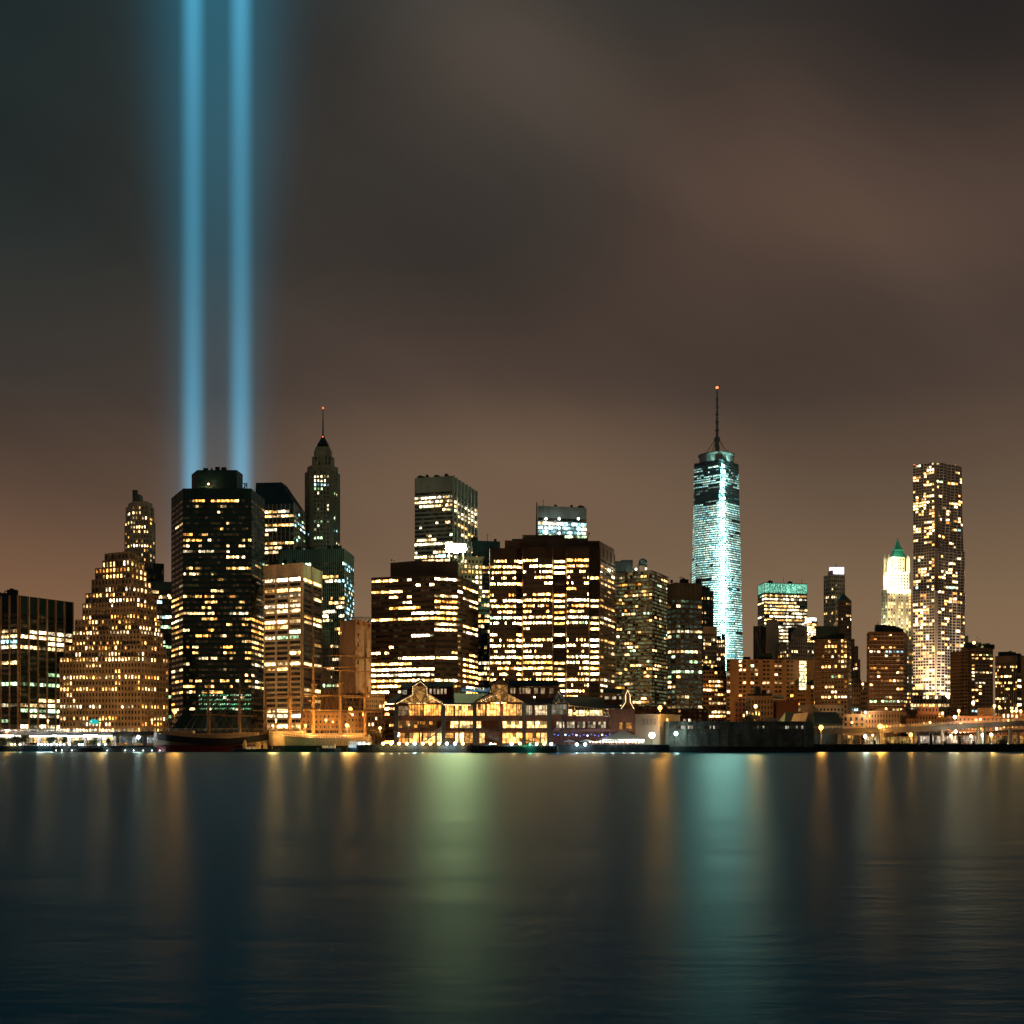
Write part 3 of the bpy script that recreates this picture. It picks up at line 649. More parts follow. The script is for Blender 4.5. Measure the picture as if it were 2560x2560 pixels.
# tallest tower: square foot, top square turned by 45 degrees, spire
def make_tall_tower():
    Y = 1850; xc = X(1791, Y); rg = random.Random(40); zt = Z(1160, Y); a = 31.5; z0 = 2.5
    r = thing('spired_tower', 'tallest tower, cold white and teal lit floors with tapered facets and a spire', 'building', (xc, Y, 2.5))
    Bp = [Vector((xc + a * 1.46 * math.cos(R(-135 + 90 * i + 4)), Y + a * 1.46 * math.sin(R(-135 + 90 * i + 4)))) for i in range(4)]
    Tp = [Vector((xc + a * 1.0 * math.cos(R(-90 + 90 * i + 4)), Y + a * 1.0 * math.sin(R(-90 + 90 * i + 4)))) for i in range(4)]
    def octo(z, grow=0.):
        t = (z - z0) / (zt - z0); out = []
        for i in range(4):
            for p in (Bp[i].lerp(Tp[(i - 1) % 4], t), Bp[i].lerp(Tp[i], t)):
                d = (p - Vector((xc, Y))).normalized(); q = p + d * grow; out.append((q.x, q.y))
        return out
    zp = Z(1455, Y)
    m = MB(); m.frustum(octo(z0), z0, octo(zt), zt); m.build('wall', M('tower_glass', (.045, .08, .09), .4), r)
    pitch = 5.7 / F * Y; nfl = int((1700 - 1172) / 5.7); sp = MB()
    for k in range(nfl):
        z = zt - 5 - k * pitch; py = HY - (z - CZ) * F / Y
        o = octo(z, .12); o2 = octo(z - pitch * .54, .12)
        mb = MB()
        if py < 1190: pr, g = .18, .8
        elif py < 1222: pr, g = .62, .8
        elif py < 1264: pr, g = .22, .22
        else: pr, g = .965, 1.0 + .5 * min(1, (py - 1264) / 300)
        for e in range(8):
            A, B_ = Vector((*o[e], z)), Vector((*o[(e + 1) % 8], z)); C_, D_ = Vector((*o2[e], z - pitch * .54)), Vector((*o2[(e + 1) % 8], z - pitch * .54))
            if (A + B_).y / 2 > Y - 2 or (A - B_).length < .8: continue
            n = max(1, int((A - B_).length / 2.2)); side = abs((A + B_).x / 2 - xc) > 20
            on = rg.random() < pr; lv = rg.uniform(.5, 1.6)
            for q in range(n):
                if rg.random() < .2: on = rg.random() < pr; lv = rg.choice((.55, .8, 1., 1.2, 1.5))
                mid = math.exp(-((((A + B_).x / 2 + (q / n - .5) * (B_ - A).x) - xc) / 15) ** 2); s = 1.15 * g * lv * (.6 + 1.0 * mid) * rg.uniform(.7, 1.2) if on else .02
                c = (.55, 1., .86) if rg.random() < .6 else ((.85, 1., .78) if rg.random() < .6 else (.30, .85, 1.))
                t0, t1 = (q + .06) / n, (q + .94) / n
                mb.quad(tuple(C_.lerp(D_, t0)), tuple(C_.lerp(D_, t1)), tuple(A.lerp(B_, t1)), tuple(A.lerp(B_, t0)), 0, tuple(v * s for v in c))
        mb.build('window_band', GLASS, r)
    m = MB(); m.prism(ring(24, 24, xc, Y), zt + .01, Z(1139, Y), 0, True); m.prism(ring(25.5, 24, xc, Y), Z(1142, Y), Z(1138.5, Y), 0, True, True); m.build('parapet_ring', GRY, r)
    # builders' hoist up the near facet, with its work lights
    xs = X(1799, Y); yf = Y - 35.5; m = MB()
    for dx in (-2.2, 2.2): m.box(xs + dx - .25, xs + dx + .25, yf - .25, yf + .25, z0, Z(1150, Y))
    m.build('hoist', STEEL, r)
    m = MB(); py = 1178
    while py < 1700:
        s = rg.uniform(1., 1.9); m.ball((xs + rg.uniform(-.7, .7), yf - .6, Z(py, Y)), .75 * s ** .5, 6); py += rg.choice((13, 15, 17, 14))
    m.build('hoist_light', mat_glow('hoist_light_white', (.50, 1, .82), 1700), r)
    # spire
    m = MB(); ys = Y
    m.tube((xc + 1, ys, Z(1139, Y)), (xc + 1, ys, Z(1095, Y)), 3.2, 2.6, 8); m.tube((xc + 1, ys, Z(1095, Y)), (xc + 1, ys, Z(972, Y)), 2.0, .9, 8)
    m.prism(ring(4.2, 10, xc + 1, ys), Z(1103, Y), Z(1094, Y), 0, True, True)
    for py, s in ((1076, 2.9), (1056, 2.7), (1036, 2.5), (1018, 2.2), (1000, 1.9), (985, 1.6)): m.prism(ring(s, 8, xc + 1, ys), Z(py + 1.5, Y), Z(py - 1.5, Y), 0, True, True)
    for t in range(6):
        an = R(60 * t); m.tube((xc + 1 + 17 * math.cos(an), ys + 17 * math.sin(an), Z(1138, Y)), (xc + 1 + 2.5 * math.cos(an), ys + 2.5 * math.sin(an), Z(1098, Y)), .4, n=4)
    m.build('spire', M('spire_steel', (.14, .18, .18), .5), r)
    m = MB(); m.tube((X(1808, Y), Y, Z(1139, Y)), (X(1821, Y), Y, Z(1126, Y)), .5, n=4); m.tube((X(1821, Y), Y, Z(1139, Y)), (X(1821, Y), Y, Z(1125, Y)), .5, n=4); m.build('crane', STEEL, r)
    m = MB(); m.ball((xc + 1, ys, Z(969, Y)), 2.0, 8); m.build('beacon', mat_glow('beacon_red_bright', (1, .16, .05), 4), r)
make_tall_tower()

# glass block with teal crown
b = Bld('teal_crown_block', 'glass office block with bright teal crown and cream lit floors right of the tallest tower', 'building', 41, GRY, GRY)
rw = [(y, .85, PAL_CREAM) for y in range(1490, 1600, 9)]
f = dict(pitch=8.8, ww=.95, wh=.5, p=.6, keep=.7, rows=rw, pal=PAL_CREAM, gain=1.0, pd=.3, sd=.4, top=28, band=True, split=2)
z0, z1, Yr, pl = b.tier([(1895, 1425), (1911, 1400), (2018, 1412)], 1456, None, [dict(f, nx=3, p=.3, rows=None), dict(f, nx=16)], 40)
mb = MB(); rg = random.Random(4)
for (p, q, n) in ((pl[0], pl[1], 2), (pl[1], pl[2], 8)):
    for i in range(n):
        u = lambda t: (p[0] + (q[0] - p[0]) * t, p[1] + (q[1] - p[1]) * t - .5)
        k = rg.uniform(.55, 1.); A, B_ = u((i + .04) / n), u((i + .96) / n)
        mb.quad((*A, Z(1481, 1400)), (*B_, Z(1481, 1400)), (*B_, Z(1458, 1400)), (*A, Z(1458, 1400)), 0, (.28 * k, .85 * k, .58 * k))
b.add('crown_panel', mb, GLASS); b.clutter(4, 2.5); b.finish()

b = Bld('ribbed_block', 'dark ribbed windowless block in front of the teal crowned office', 'building', 42, DBR, TAN)
b.tier([(1883, 1000), (1916, 1002)], 1565, None, [dict(nx=7, pitch=16, ww=.5, wh=.97, p=.0, pd=.6, sd=.05)], 20); b.finish(30)
b = Bld('blank_block', 'blank tan concrete block beside the dark ribbed block', 'building', 43, TAN2, TAN2)
b.tier([(1915, 985), (1947, 988)], 1553, None, None, 20); b.tier([(1918, 990), (1944, 992)], 1549, 1554, None, 10); b.finish()

# bright round tower
b = Bld('round_lit_tower', 'small round-topped tower glowing yellow white under a cold rooftop lamp', 'building', 44, TAN2, TAN2)
rw = [(y, .95, PAL_CREAM) for y in range(1556, 1606, 6)]
b.tier([(2011, 1215), (2018, 1203), (2035, 1203), (2043, 1215)], 1552, None, [dict(nx=2, pitch=6.2, ww=.9, wh=.7, p=.9, pal=PAL_CREAM, gain=1.6, band=True), dict(nx=5, pitch=6.2, ww=.9, wh=.7, p=.95, pal=PAL_CREAM, gain=1.8, band=True, rows=rw), dict(nx=2, pitch=6.2, ww=.9, wh=.7, p=.9, pal=PAL_CREAM, gain=1.4, band=True)], 16)
mb = MB(); xq = X(2027, 1212); mb.prism(ring(5, 16, xq, 1212), Z(1552, 1212), Z(1546, 1212), 0, True); b.add('roof_lantern', mb, mat_glow('cold_lantern', (.8, .95, 1), 5)); b.finish()

# ornate tan building with dome
b = Bld('domed_block', 'tan stone building with small domed gable and amber windows behind the orange brick slab', 'building', 45, TAN2, TAN2)
f = dict(pitch=10, ww=.55, wh=.55, p=.3, pal=PAL_APT, gain=1., pd=.4, sd=.3, rows=[(1625, .6), (1637, .4)])
b.tier([(1945, 985), (1978, 970), (2040, 975)], 1604, None, [dict(f, nx=6), dict(f, nx=11)], 24)
b.tier([(1978, 978), (2012, 976), (2019, 984)], 1583, 1605, [dict(f, nx=6, p=.1), None], 16)
mb = MB(); xq = X(2000, 985); mb.prism(ring(6.5, 14, xq, 985), Z(1584, 985), Z(1580, 985)); mb.ball((xq, 985, Z(1581, 985)), 5.4, 14, 0, .8); b.add('dome', mb, TAN2); b.finish(70)
b = Bld('flat_dark_block', 'plain dark block with flat roof behind the domed tan building', 'building', 46, SPAN, SPAN)
b.tier([(1970, 1040), (2012, 1042)], 1568, None, None, 16); b.finish()

# slim tower with white lit crown, pyramid roof neighbour
b = Bld('white_crown_tower', 'slim pale tower with glowing white boxed crown', 'building', 47, LIME, LIME)
f = dict(pitch=10, ww=.6, wh=.55, p=.14, pal=PAL_CREAM, gain=.9, pd=.5, sd=.4, rows=[(1468, .5, PAL_WARM), (1488, .3), (1528, .6, PAL_CREAM)])
b.tier([(2060, 1360), (2078, 1350), (2112, 1356)], 1437, None, [dict(f, nx=4), dict(f, nx=7)], 20)
b.tier([(2070, 1360), (2079, 1353), (2110, 1358)], 1426, 1438, None, 16)
mb = MB(); rg = random.Random(9)
for i, (p0, p1) in enumerate(((2073, 2080), (2081, 2094), (2096, 2108))):
    yy = 1356 + (4 if i == 0 else i); mb.strip((X(p0, yy), yy), (X(p1, yy), yy), (0, -1), Z(1436, yy), Z(1419, yy), .2, 3.4)
b.add('lit_crown', mb, mat_glow('crown_white', (.86, .84, 1), 1.7))
mb = MB(); mb.tube((X(2090, 1362), 1362, Z(1426, 1362)), (X(2090, 1362), 1362, Z(1411, 1362)), .5); b.add('mast', mb, STEEL)
b.finish()
b = Bld('pyramid_roof_tower', 'brownish tower with green pyramid roof right beside the white crowned tower', 'building', 48, TAN, TAN)
f = dict(pitch=9.5, ww=.5, wh=.5, p=.22, pal=PAL_APT, gain=.95, pd=.5, sd=.4, top=4, rows=[(1528, .5), (1543, .6)])
z0, z1, Yr, pl = b.tier([(2088, 1210), (2096, 1200), (2128, 1206)], 1500, None, [dict(f, nx=3), dict(f, nx=9)], 18, flat_roof=False)
q = [pl[0], pl[1], pl[2], (pl[2][0] + 1, 1226), (pl[0][0] + 1, 1226)]; cxx = X(2109, 1212)
mb = MB(); mb.frustum(q, z1, [(cxx - 1 + u, 1212 + v) for u, v in ((-.2, 0), (0, -.2), (1.6, 0), (1.6, .6), (-.2, .6))], Z(1485, 1212)); b.add('roof', mb, M('copper_roof', (.05, .09, .08), .6)); b.finish(90)
b = Bld('setback_block', 'tan setback block in the gap left of the balcony tower', 'building', 49, TAN, TAN)
f = dict(pitch=10, ww=.5, wh=.55, p=.22, pal=PAL_APT, gain=1., pd=.4, sd=.3, rows=[(1669, .6, PAL_CREAM), (1630, .3)])
b.tier([(2118, 1090), (2136, 1092)], 1597, None, [dict(f, nx=4)], 14); b.tier([(2136, 1088), (2145, 1090)], 1615, None, [dict(f, nx=3)], 14); b.tier([(2145, 1086), (2151, 1088)], 1648, None, None, 14); b.finish(40)
b = Bld('tan_flats', 'small tan block of flats low in the gap between two dark balcony towers', 'building', 50, TAN, TAN)
b.tier([(2127, 800), (2152, 802)], 1698, None, [dict(nx=4, pitch=12, ww=.5, wh=.5, p=.25, pal=PAL_APT)], 14); b.tier([(2150, 812), (2176, 814)], 1704, None, [dict(nx=4, pitch=12, ww=.7, wh=.5, p=.1, pal=PAL_APT)], 14); b.finish(30)

def balcony_tower(name, label, seed, tiers, Y, wallm, pitch=12.6, slab=2, lo=1760):
    b = Bld(name, label, 'apartment tower', seed, wallm, wallm, DARK)
    for corners, yt, faces in tiers: b.tier(corners, yt, None, faces, 26)
    return b
# apartment tower with dark balconies, left one
DB1 = M('apartment_brick', (.13, .075, .045))
f = dict(pitch=12.4, ww=.62, wh=.5, p=.40, keep=.3, pal=PAL_APT, gain=1.1, pd=.25, sd=.4)
def slabs(b, pts, y0, y1, pitch, Y, col=WHITE, out=.9, name='balcony_slab', n0=0):
    y = y0
    mb = MB()
    while y < y1:
        for (p, q) in zip(pts, pts[1:]):
            a_, b_ = (X(p[0], p[1]), p[1]), (X(q[0], q[1]), q[1]); L = math.hypot(b_[0] - a_[0], b_[1] - a_[1]); n = ((b_[1] - a_[1]) / L, -(b_[0] - a_[0]) / L)
            mb.strip(a_, b_, n, Z(y, Y) - .12, Z(y, Y) + .14, 0, out)
        y += pitch
    b.add(name, mb, col); b.parts[-1] = (name, mb, col, None)
b = Bld('apartment_tower', 'dark apartment tower with a column of amber windows right of the orange brick slab', 'apartment tower', 51, DB1, DB1, DARK)
b.tier([(2037, 752), (2118, 745), (2128, 762)], 1596, None, [dict(f, nx=10, p=.26, skip=lambda i, j: j < 2, rows=[(y, .75) for y in range(1612, 1750, 25)]), dict(f, nx=2, p=.04)], 26)
roof_box(b, 2041, 2097, 1565, 1597, 752, 16)
slabs(b, [(2037, 751.6), (2118, 744.6)], 1603, 1760, 12.4, 745, M('dull_slab', (.22, .17, .13)), .7)
b.clutter(4, 2.5)
b.finish()

# long orange slab
b = Bld('orange_slab', 'long orange brick slab of flats behind the grey pier shed', 'building', 52, OBRICK, OBRICK)
f = dict(pitch=10.6, ww=.72, wh=.5, p=.34, keep=.2, pal=PAL_APT, gain=1.0, pd=.2, sd=.25)
pat = {0, 3, 4, 6, 7, 9, 10, 12, 13, 15, 16, 18, 19}
b.tier([(1816, 775), (2034, 780)], 1648, None, [dict(f, nx=22, skip=lambda i, j: j not in pat)], 18, pref=775)
b.tier([(1993, 772), (2034, 774)], 1712, None, [dict(f, nx=6, p=.3, skip=lambda i, j: j in (3, 4))], 6)
roof_box(b, 1895, 1931, 1633, 1650, 782, 8); roof_box(b, 1858, 1876, 1642, 1650, 782, 8)
mb = MB(); rg = random.Random(3)
for i in range(8): mb.quad((X(1998, 771.5), 771.5, Z(1660 + i * 9.2, 772)), (X(2016, 771.5), 771.5, Z(1660 + i * 9.2, 772)), (X(2016, 771.5), 771.5, Z(1652.5 + i * 9.2, 772)), (X(1998, 771.5), 771.5, Z(1652.5 + i * 9.2, 772)), 0, (1.9, 1.6, .8))
b.add('stair_window', mb, GLASS)
b.clutter(7, 2.6)
b.finish()

# floodlit gothic tower
def gothic():
    GT = M('white_terracotta', (.62, .58, .46), .7)
    b = Bld('gothic_tower', 'floodlit white gothic tower with green pyramid roof and corner pinnacles', 'building', 53, GT, GT, GT)
    Y = 1450
    f = dict(pitch=7.9, ww=.55, wh=.55, p=.85, keep=.2, pal=[(WARM, 3), (CREAM, 3)], gain=1.15, pd=.7, sd=.3, top=5)
    b.tier([(2205, 1462), (2219, 1450), (2277, 1456)], 1476, None, [dict(f, nx=3, p=.15), dict(f, nx=9, skip=lambda i, j: j in (3, 6))], 34)
    b.tier([(2203, 1460), (2219, 1448), (2277, 1454)], 1472, 1477, None, 36)
    f2 = dict(f, p=.3, top=3)
    b.tier([(2210, 1465), (2221, 1455), (2272, 1460)], 1431, 1473, [dict(f2, nx=3), dict(f2, nx=7)], 26)
    b.tier([(2209, 1463), (2221, 1453), (2273, 1458)], 1429, 1433, None, 28)
    b.tier([(2222, 1466), (2229, 1460), (2261, 1463)], 1392, 1431, [dict(f2, nx=2), dict(f2, nx=5)], 18)
    mb = MB()
    for px, yy in ((2213, 1462), (2222, 1456), (2270, 1460)):
        x = X(px, yy); mb.prism([(x - 1.6, yy - 1.6), (x + 1.6, yy - 1.6), (x + 1.6, yy + 1.6), (x - 1.6, yy + 1.6)], Z(1431, yy), Z(1396, yy)); mb.frustum([(x - 1.6, yy - 1.6), (x + 1.6, yy - 1.6), (x + 1.6, yy + 1.6), (x - 1.6, yy + 1.6)], Z(1396, yy), [(x - .1, yy - .1), (x + .1, yy - .1), (x + .1, yy + .1), (x - .1, yy + .1)], Z(1385, yy))
    b.add('pinnacle', mb, GT)
    xc, yc = X(2243.5, 1472), 1472; GR = M('green_copper', (.03, .17, .11), .55)
    mb = MB(); sq = lambda h: [(xc - h, yc - h), (xc + h, yc - h), (xc + h, yc + h), (xc - h, yc + h)]
    mb.frustum(sq(8.2), Z(1392, Y), sq(4.4), Z(1371, Y)); mb.prism(sq(5.6), Z(1371, Y), Z(1367, Y), 0, True, True); mb.frustum(sq(4.0), Z(1367, Y), sq(1.6), Z(1350, Y)); mb.frustum(sq(1.6), Z(1350, Y), sq(.1), Z(1338, Y))
    b.add('roof', mb, GR)
    b.finish()
gothic()
def flood(px, py, Y, power, col, rad=.6, name='floodlight', label=None, group=None, aim=None, up=True):
    """a floodlight on its bracket: housing and lens are mesh, the light is a lamp in front of the lens"""
    x, z = X(px, Y), Z(py, Y)
    r = thing(name, label, 'floodlight', (x, Y, z), group)
    m = MB(); m.box(x - .5, x + .5, Y + .15, Y + .7, z - .4, z + .4); m.box(x - .1, x + .1, Y + .3, Y + .5, z - 1.6, z - .4); m.build('housing', BLACK, r)
    m = MB(); m.strip((x - .42, Y + .15), (x + .42, Y + .15), (0, -1), z - .32, z + .32, .01, .06); m.build('lens', mat_glow('lens_%d_%d_%d' % tuple(int(c * 20) for c in col), col, 14), r)
    point(r, (x, Y - .5, z), power, col, rad)
    return r
def point(parent, loc, power, col, rad=.4, spot=None, blend=.6, at=None):
    l = bpy.data.lights.new('lamp_light', 'SPOT' if spot else 'POINT'); l.energy = power; l.color = col; l.shadow_soft_size = rad; l.specular_factor = .1
    o = bpy.data.objects.new('lamp_light', l); COL.objects.link(o)
    if spot:
        l.spot_size = R(spot); l.spot_blend = blend
        o.rotation_euler = (Vector(at) - Vector(loc)).to_track_quat('-Z', 'Y').to_euler()
    p = Vector(parent.location); o.parent = parent; o.location = Vector(loc) - p
    return o
# lamps on the ledges of the gothic tower and around its foot
GW = (1., .84, .48)
for px, py, Y, tgt, pw, lb in ((2232, 1470, 1438, (2236, 1445, 1462), 7e4, 'ledge floodlight below the middle tier of the gothic tower, near its left corner'),
                           (2262, 1470, 1440, (2258, 1445, 1462), 7e4, 'ledge floodlight below the middle tier of the gothic tower, near its right corner'),
                           (2200, 1468, 1454, (2216, 1445, 1462), 7e4, 'ledge floodlight facing the shaded left wall of the gothic tower'),
                           (2234, 1428, 1444, (2238, 1405, 1464), 2.8e4, 'upper floodlight under the pinnacles of the gothic tower, near its left corner'),
                           (2256, 1428, 1446, (2252, 1405, 1464), 2.8e4, 'upper floodlight under the pinnacles of the gothic tower, near its right corner')):
    x, z = X(px, Y), Z(py, Y); r = thing('floodlight', lb, 'floodlight', (x, Y, z), 'floodlights on the gothic tower')
    m = MB(); m.box(x - .5, x + .5, Y - .4, Y + .2, z - .4, z + .4); m.build('housing', BLACK, r)
    point(r, (x, Y + .8, z + .3), pw, GW, .5, 120, .5, (X(tgt[0], tgt[2]), tgt[2], Z(tgt[1], tgt[2])))
r = thing('floodlight', 'green tinted floodlight below the copper roof of the gothic tower', 'floodlight', (X(2244, 1452), 1452, Z(1389, 1452)), 'floodlights on the gothic tower')
m = MB(); x, z = X(2244, 1452), Z(1389, 1452); m.box(x - .5, x + .5, 1451.6, 1452.2, z - .4, z + .4); m.build('housing', BLACK, r)
point(r, (x, 1453, z + .6), 1.2e4, (.5, 1, .75), .5, 120, .5, (x, 1470, Z(1368, 1470)))
r = thing('floodlight', 'large floodlight on a low roof washing the left wall of the gothic tower', 'floodlight', (X(2192, 1462), 1462, Z(1592, 1462)), 'floodlights on the gothic tower')
m = MB(); x, z = X(2192, 1462), Z(1592, 1462); m.box(x - .8, x + .8, 1461.4, 1462.2, z - .6, z + .6); m.box(x - .2, x + .2, 1461.6, 1462, 2.5, z - .6); m.build('housing', BLACK, r)
point(r, (x + 1.2, 1462, z + .9), 1.6e5, (.9, 1, .6), .6, 120, .6, (X(2211, 1457), 1457, Z(1530, 1457)))

r = thing('floodlight', 'unseen warm fill light added to brighten the front of the gothic tower shaft', 'floodlight', (X(2246, 1425), 1425, Z(1592, 1425)), 'floodlights on the gothic tower')  # fill light added low in front to lift the dark shaft
m = MB(); x, z = X(2246, 1425), Z(1592, 1425); m.box(x - .8, x + .8, 1424.4, 1425.2, z - .6, z + .6); m.box(x - .2, x + .2, 1424.6, 1425, 2.5, z - .6); m.build('housing', BLACK, r)
point(r, (x, 1426, z + .6), 9e4, (1, .84, .5), .6, 110, .7, (X(2246, 1452), 1452, Z(1500, 1452)))

# rippled steel apartment tower
def rippled():
    Y = 1240; rg = random.Random(60); SK = M('rippled_steel', (.80, .66, .54), .5, .12, spec=.3)
    r = thing('rippled_tower', 'very tall apartment tower with rippling steel walls and scattered amber windows', 'apartment tower', (X(2340, Y), Y, 2.5))
    tiers = [(2285, 2338, 2402, 1156, 1373), (2284, 2338, 2405, 1373, 1478), (2283, 2338, 2410, 1478, 1760)]
    wall = MB(); wins = []
    for ti, (pl, pc, pr, yt, yb) in enumerate(tiers):
        dz = -ti * 3.
        A, Bc, C = (X(pl, Y + 14 + dz), Y + 14 + dz), (X(pc, Y + dz), Y + dz), (X(pr, Y + 22 + dz), Y + 22 + dz)
        z1, z0 = Z(yt, Y), Z(yb, Y)
        wall.prism([A, Bc, C, (C[0] - 1, C[1] + 20), (A[0] + 11, A[1] + 24)], z0, z1 - .02, 0, True)
        for fi, (a, b_, nx) in enumerate(((A, Bc, 8), (Bc, C, 9))):
            L = math.hypot(b_[0] - a[0], b_[1] - a[1]); d = ((b_[0] - a[0]) / L, (b_[1] - a[1]) / L); n = (d[1], -d[0])
            fh = 7.3 / F * Y; nz = max(1, int(round((z1 - z0) / fh))); fh = (z1 - z0) / nz
            amp = 1.6 if fi == 0 else 2.6
            def P(j, z):
                t = j * L / nx
                o = .7 + amp * (.5 + .5 * math.sin(j * 1.25 + z * .035 + fi * 2 + 1.3 * math.sin(z * .021 + j * .4)))
                return (a[0] + d[0] * t + n[0] * o, a[1] + d[1] * t + n[1] * o, z)
            for i in range(nz):
                zl, zh = z0 + i * fh, z0 + (i + 1) * fh; py = HY - ((zl + zh) / 2 - CZ) * F / Y
                on = False
                for j in range(nx):
                    q = [Vector(v) for v in (P(j, zl), P(j + 1, zl), P(j + 1, zh), P(j, zh))]
                    wall.quad(*[tuple(v) for v in q])
                    g = lambda u, v: (q[0].lerp(q[1], u)).lerp(q[3].lerp(q[2], u), v) + Vector((n[0] * .18, n[1] * .18, 0))
                    p = .34 if fi == 0 else .28
                    if py < 1190 and fi == 1: p = .12
                    if 1360 < py < 1385 or 1470 < py < 1490: p = .05
                    if ti == 2 and fi == 1: p = .22
                    if py > 1730: p = .6
                    if rg.random() > .4: on = rg.random() < p
                    s = 6. * (rg.uniform(.9, 2.2) if rg.random() < .7 else rg.uniform(.2, .6))
                    c = pick(rg, PAL_APT); col = tuple(v * s for v in c) if on else (0, 0, 0)
                    for u0, u1 in ((.16, .48), (.52, .84)):
                        k = rg.uniform(.4, 1.1) if on else 0
                        wins.append((on, [(tuple(g(u0, .22)), tuple(g(u1, .22)), tuple(g(u1, .78)), tuple(g(u0, .78)), tuple(v * k for v in col))]))
            if fi == 0 or True:                                      # parapet
                for j in range(nx):
                    p0, p1 = P(j, z1), P(j + 1, z1); wall.quad(p0, p1, (p1[0] - n[0] * 3, p1[1] - n[1] * 3, z1), (p0[0] - n[0] * 3, p0[1] - n[1] * 3, z1))
    wall.build('wall', SK, r)
    wins.sort(key=lambda w: not w[0])
    for on, fs in wins[:100]:
        mb = MB(); [mb.quad(*f_[:4], 0, f_[4]) for f_ in fs]; mb.build('window', GLASS, r)
    mb = MB(); [mb.quad(*f_[:4], 0, f_[4]) for on, fs in wins[100:] for f_ in fs]; mb.build('window', GLASS, r)['kind'] = 'stuff'
    mb = MB()
    for px, yy in ((2286, 1256), (2388, 1258)): mb.ball((X(px, yy), yy, Z(1154, Y)), .9)
    mb.build('beacon', mat_glow('beacon_red', (1, .16, .05), 2.2), r)
rippled()
r = thing('floodlight', 'white floodlight at street level washing the lower right wall of the rippled tower', 'floodlight', (X(2375, 1215), 1215, 14))
m = MB(); x = X(2375, 1215); m.box(x - .6, x + .6, 1214.6, 1215.4, 12.5, 13.8); m.box(x - .15, x + .15, 1214.8, 1215.2, 2.5, 12.5); m.build('housing', BLACK, r)
point(r, (x, 1216, 14.4), 2.6e5, (1, .93, .85), .5, 60, .8, (X(2362, 1248), 1248, 95))
for px_, pw_, lb_ in ((2288, 2.2e5, 'added amber fill light at the foot of the rippled tower, brightening its left wall'), (2330, 1.6e5, 'added amber fill light at the foot of the rippled tower, near its front corner')):  # two fill lights, added to warm and brighten the steel walls
    r = thing('floodlight', lb_, 'floodlight', (X(px_, 1195), 1195, 26))
    m = MB(); x = X(px_, 1195); m.box(x - .6, x + .6, 1194.6, 1195.4, 24.5, 25.8); m.box(x - .15, x + .15, 1194.8, 1195.2, 2.5, 24.5); m.build('housing', BLACK, r)
    point(r, (x, 1196, 26.4), pw_, (1, .72, .42), .5, 75, .8, (X(px_ + 14, 1242), 1242, 130))
b = Bld('grey_sliver', 'pale grey sliver of a building against the left edge of the rippled tower', 'building', 61, LIME, LIME)
b.tier([(2266, 1300), (2284, 1302)], 1590, None, [dict(nx=3, pitch=10, ww=.4, wh=.5, p=.25, pal=PAL_APT)], 14); b.finish(30)

# brick apartment towers with white balcony lines
def chamfer(b, f, x, Y, yt):
    b.tier([(x[0], Y + 12), (x[1], Y), (x[2], Y + 1), (x[3], Y + 16)], yt, None, [dict(f, nx=2, p=.05), dict(f, nx=9), dict(f, nx=2, p=.06)], 24, pref=Y)
AB = M('apartment_red_brick', (.20, .095, .05))
b = Bld('apartment_tower', 'brick apartment tower with thin white balcony lines in front of the gothic tower', 'apartment tower', 62, AB, AB, DARK)
f = dict(pitch=10.2, ww=.66, wh=.46, p=.36, keep=.3, pal=PAL_APT, gain=1.1, pd=.2, sd=.35, top=4, rows=[(1757, .8, PAL_CREAM)])
chamfer(b, f, (2168, 2173, 2259, 2268), 735, 1579)
roof_box(b, 2188, 2240, 1564, 1580, 745, 14); roof_box(b, 2188, 2214, 1562, 1566, 748, 8)
slabs(b, [(2173, 735), (2259, 736)], 1590, 1764, 10.2, 735, M('slab_white', (.55, .45, .36)), .75)
b.clutter(3, 2.5)
b.finish()
b = Bld('apartment_tower', 'dark brown apartment tower with rooftop lamp right of the rippled tower', 'apartment tower', 63, DB1, DB1, DARK)
f = dict(pitch=8.7, ww=.66, wh=.46, p=.5, keep=.3, pal=PAL_APT, gain=1.1, pd=.2, sd=.35, top=4)
b.tier([(2377, 742), (2405, 735)], 1628, None, [dict(f, nx=4, p=.0)], 20)
b.tier([(2405, 737), (2419, 730), (2482, 735)], 1619, None, [dict(f, nx=2, p=.02), dict(f, nx=7, skip=lambda i, j: j < 1)], 26)
roof_box(b, 2412, 2455, 1606, 1620, 740, 12)
slabs(b, [(2377, 742), (2405, 735)], 1636, 1770, 8.7, 735, M('dull_slab', (.22, .17, .13)), .5)
slabs(b, [(2405, 737), (2419, 730), (2482, 735)], 1626, 1770, 8.7, 730, M('dull_slab', (.22, .17, .13)), .6)
b.clutter(4, 2.5)
b.finish()
b = Bld('chimney_block', 'narrow grey block rising just behind the roof of the dark brown apartment tower', 'building', 64, GRY, GRY); b.tier([(2411, 900), (2421, 900)], 1589, None, None, 8); b.finish()
b = Bld('ribbed_tan_block', 'tan block with vertical ribs and rooftop tanks at the right edge', 'building', 65, TAN, TAN)
f = dict(pitch=8.0, ww=.5, wh=.6, p=.36, keep=.3, pal=PAL_WARM, gain=1.2, pd=.8, sd=.08, top=16, smi=2, rows=[(1667, .6), (1692, .5), (1710, .5), (1658, .1)])
b.mats[2] = SPAN
b.tier([(2488, 855), (2543, 850)], 1639, None, [dict(f, nx=12)], 24)
mb = MB(); mb.prism(ring(2.2, 10, X(2504, 862), 862), Z(1640, 862), Z(1630, 862)); mb.box(X(2516, 864), X(2550, 864), 862, 870, Z(1640, 864), Z(1634, 864)); b.add('roof_tank', mb, DARK); b.clutter(3, 2.5); b.finish()
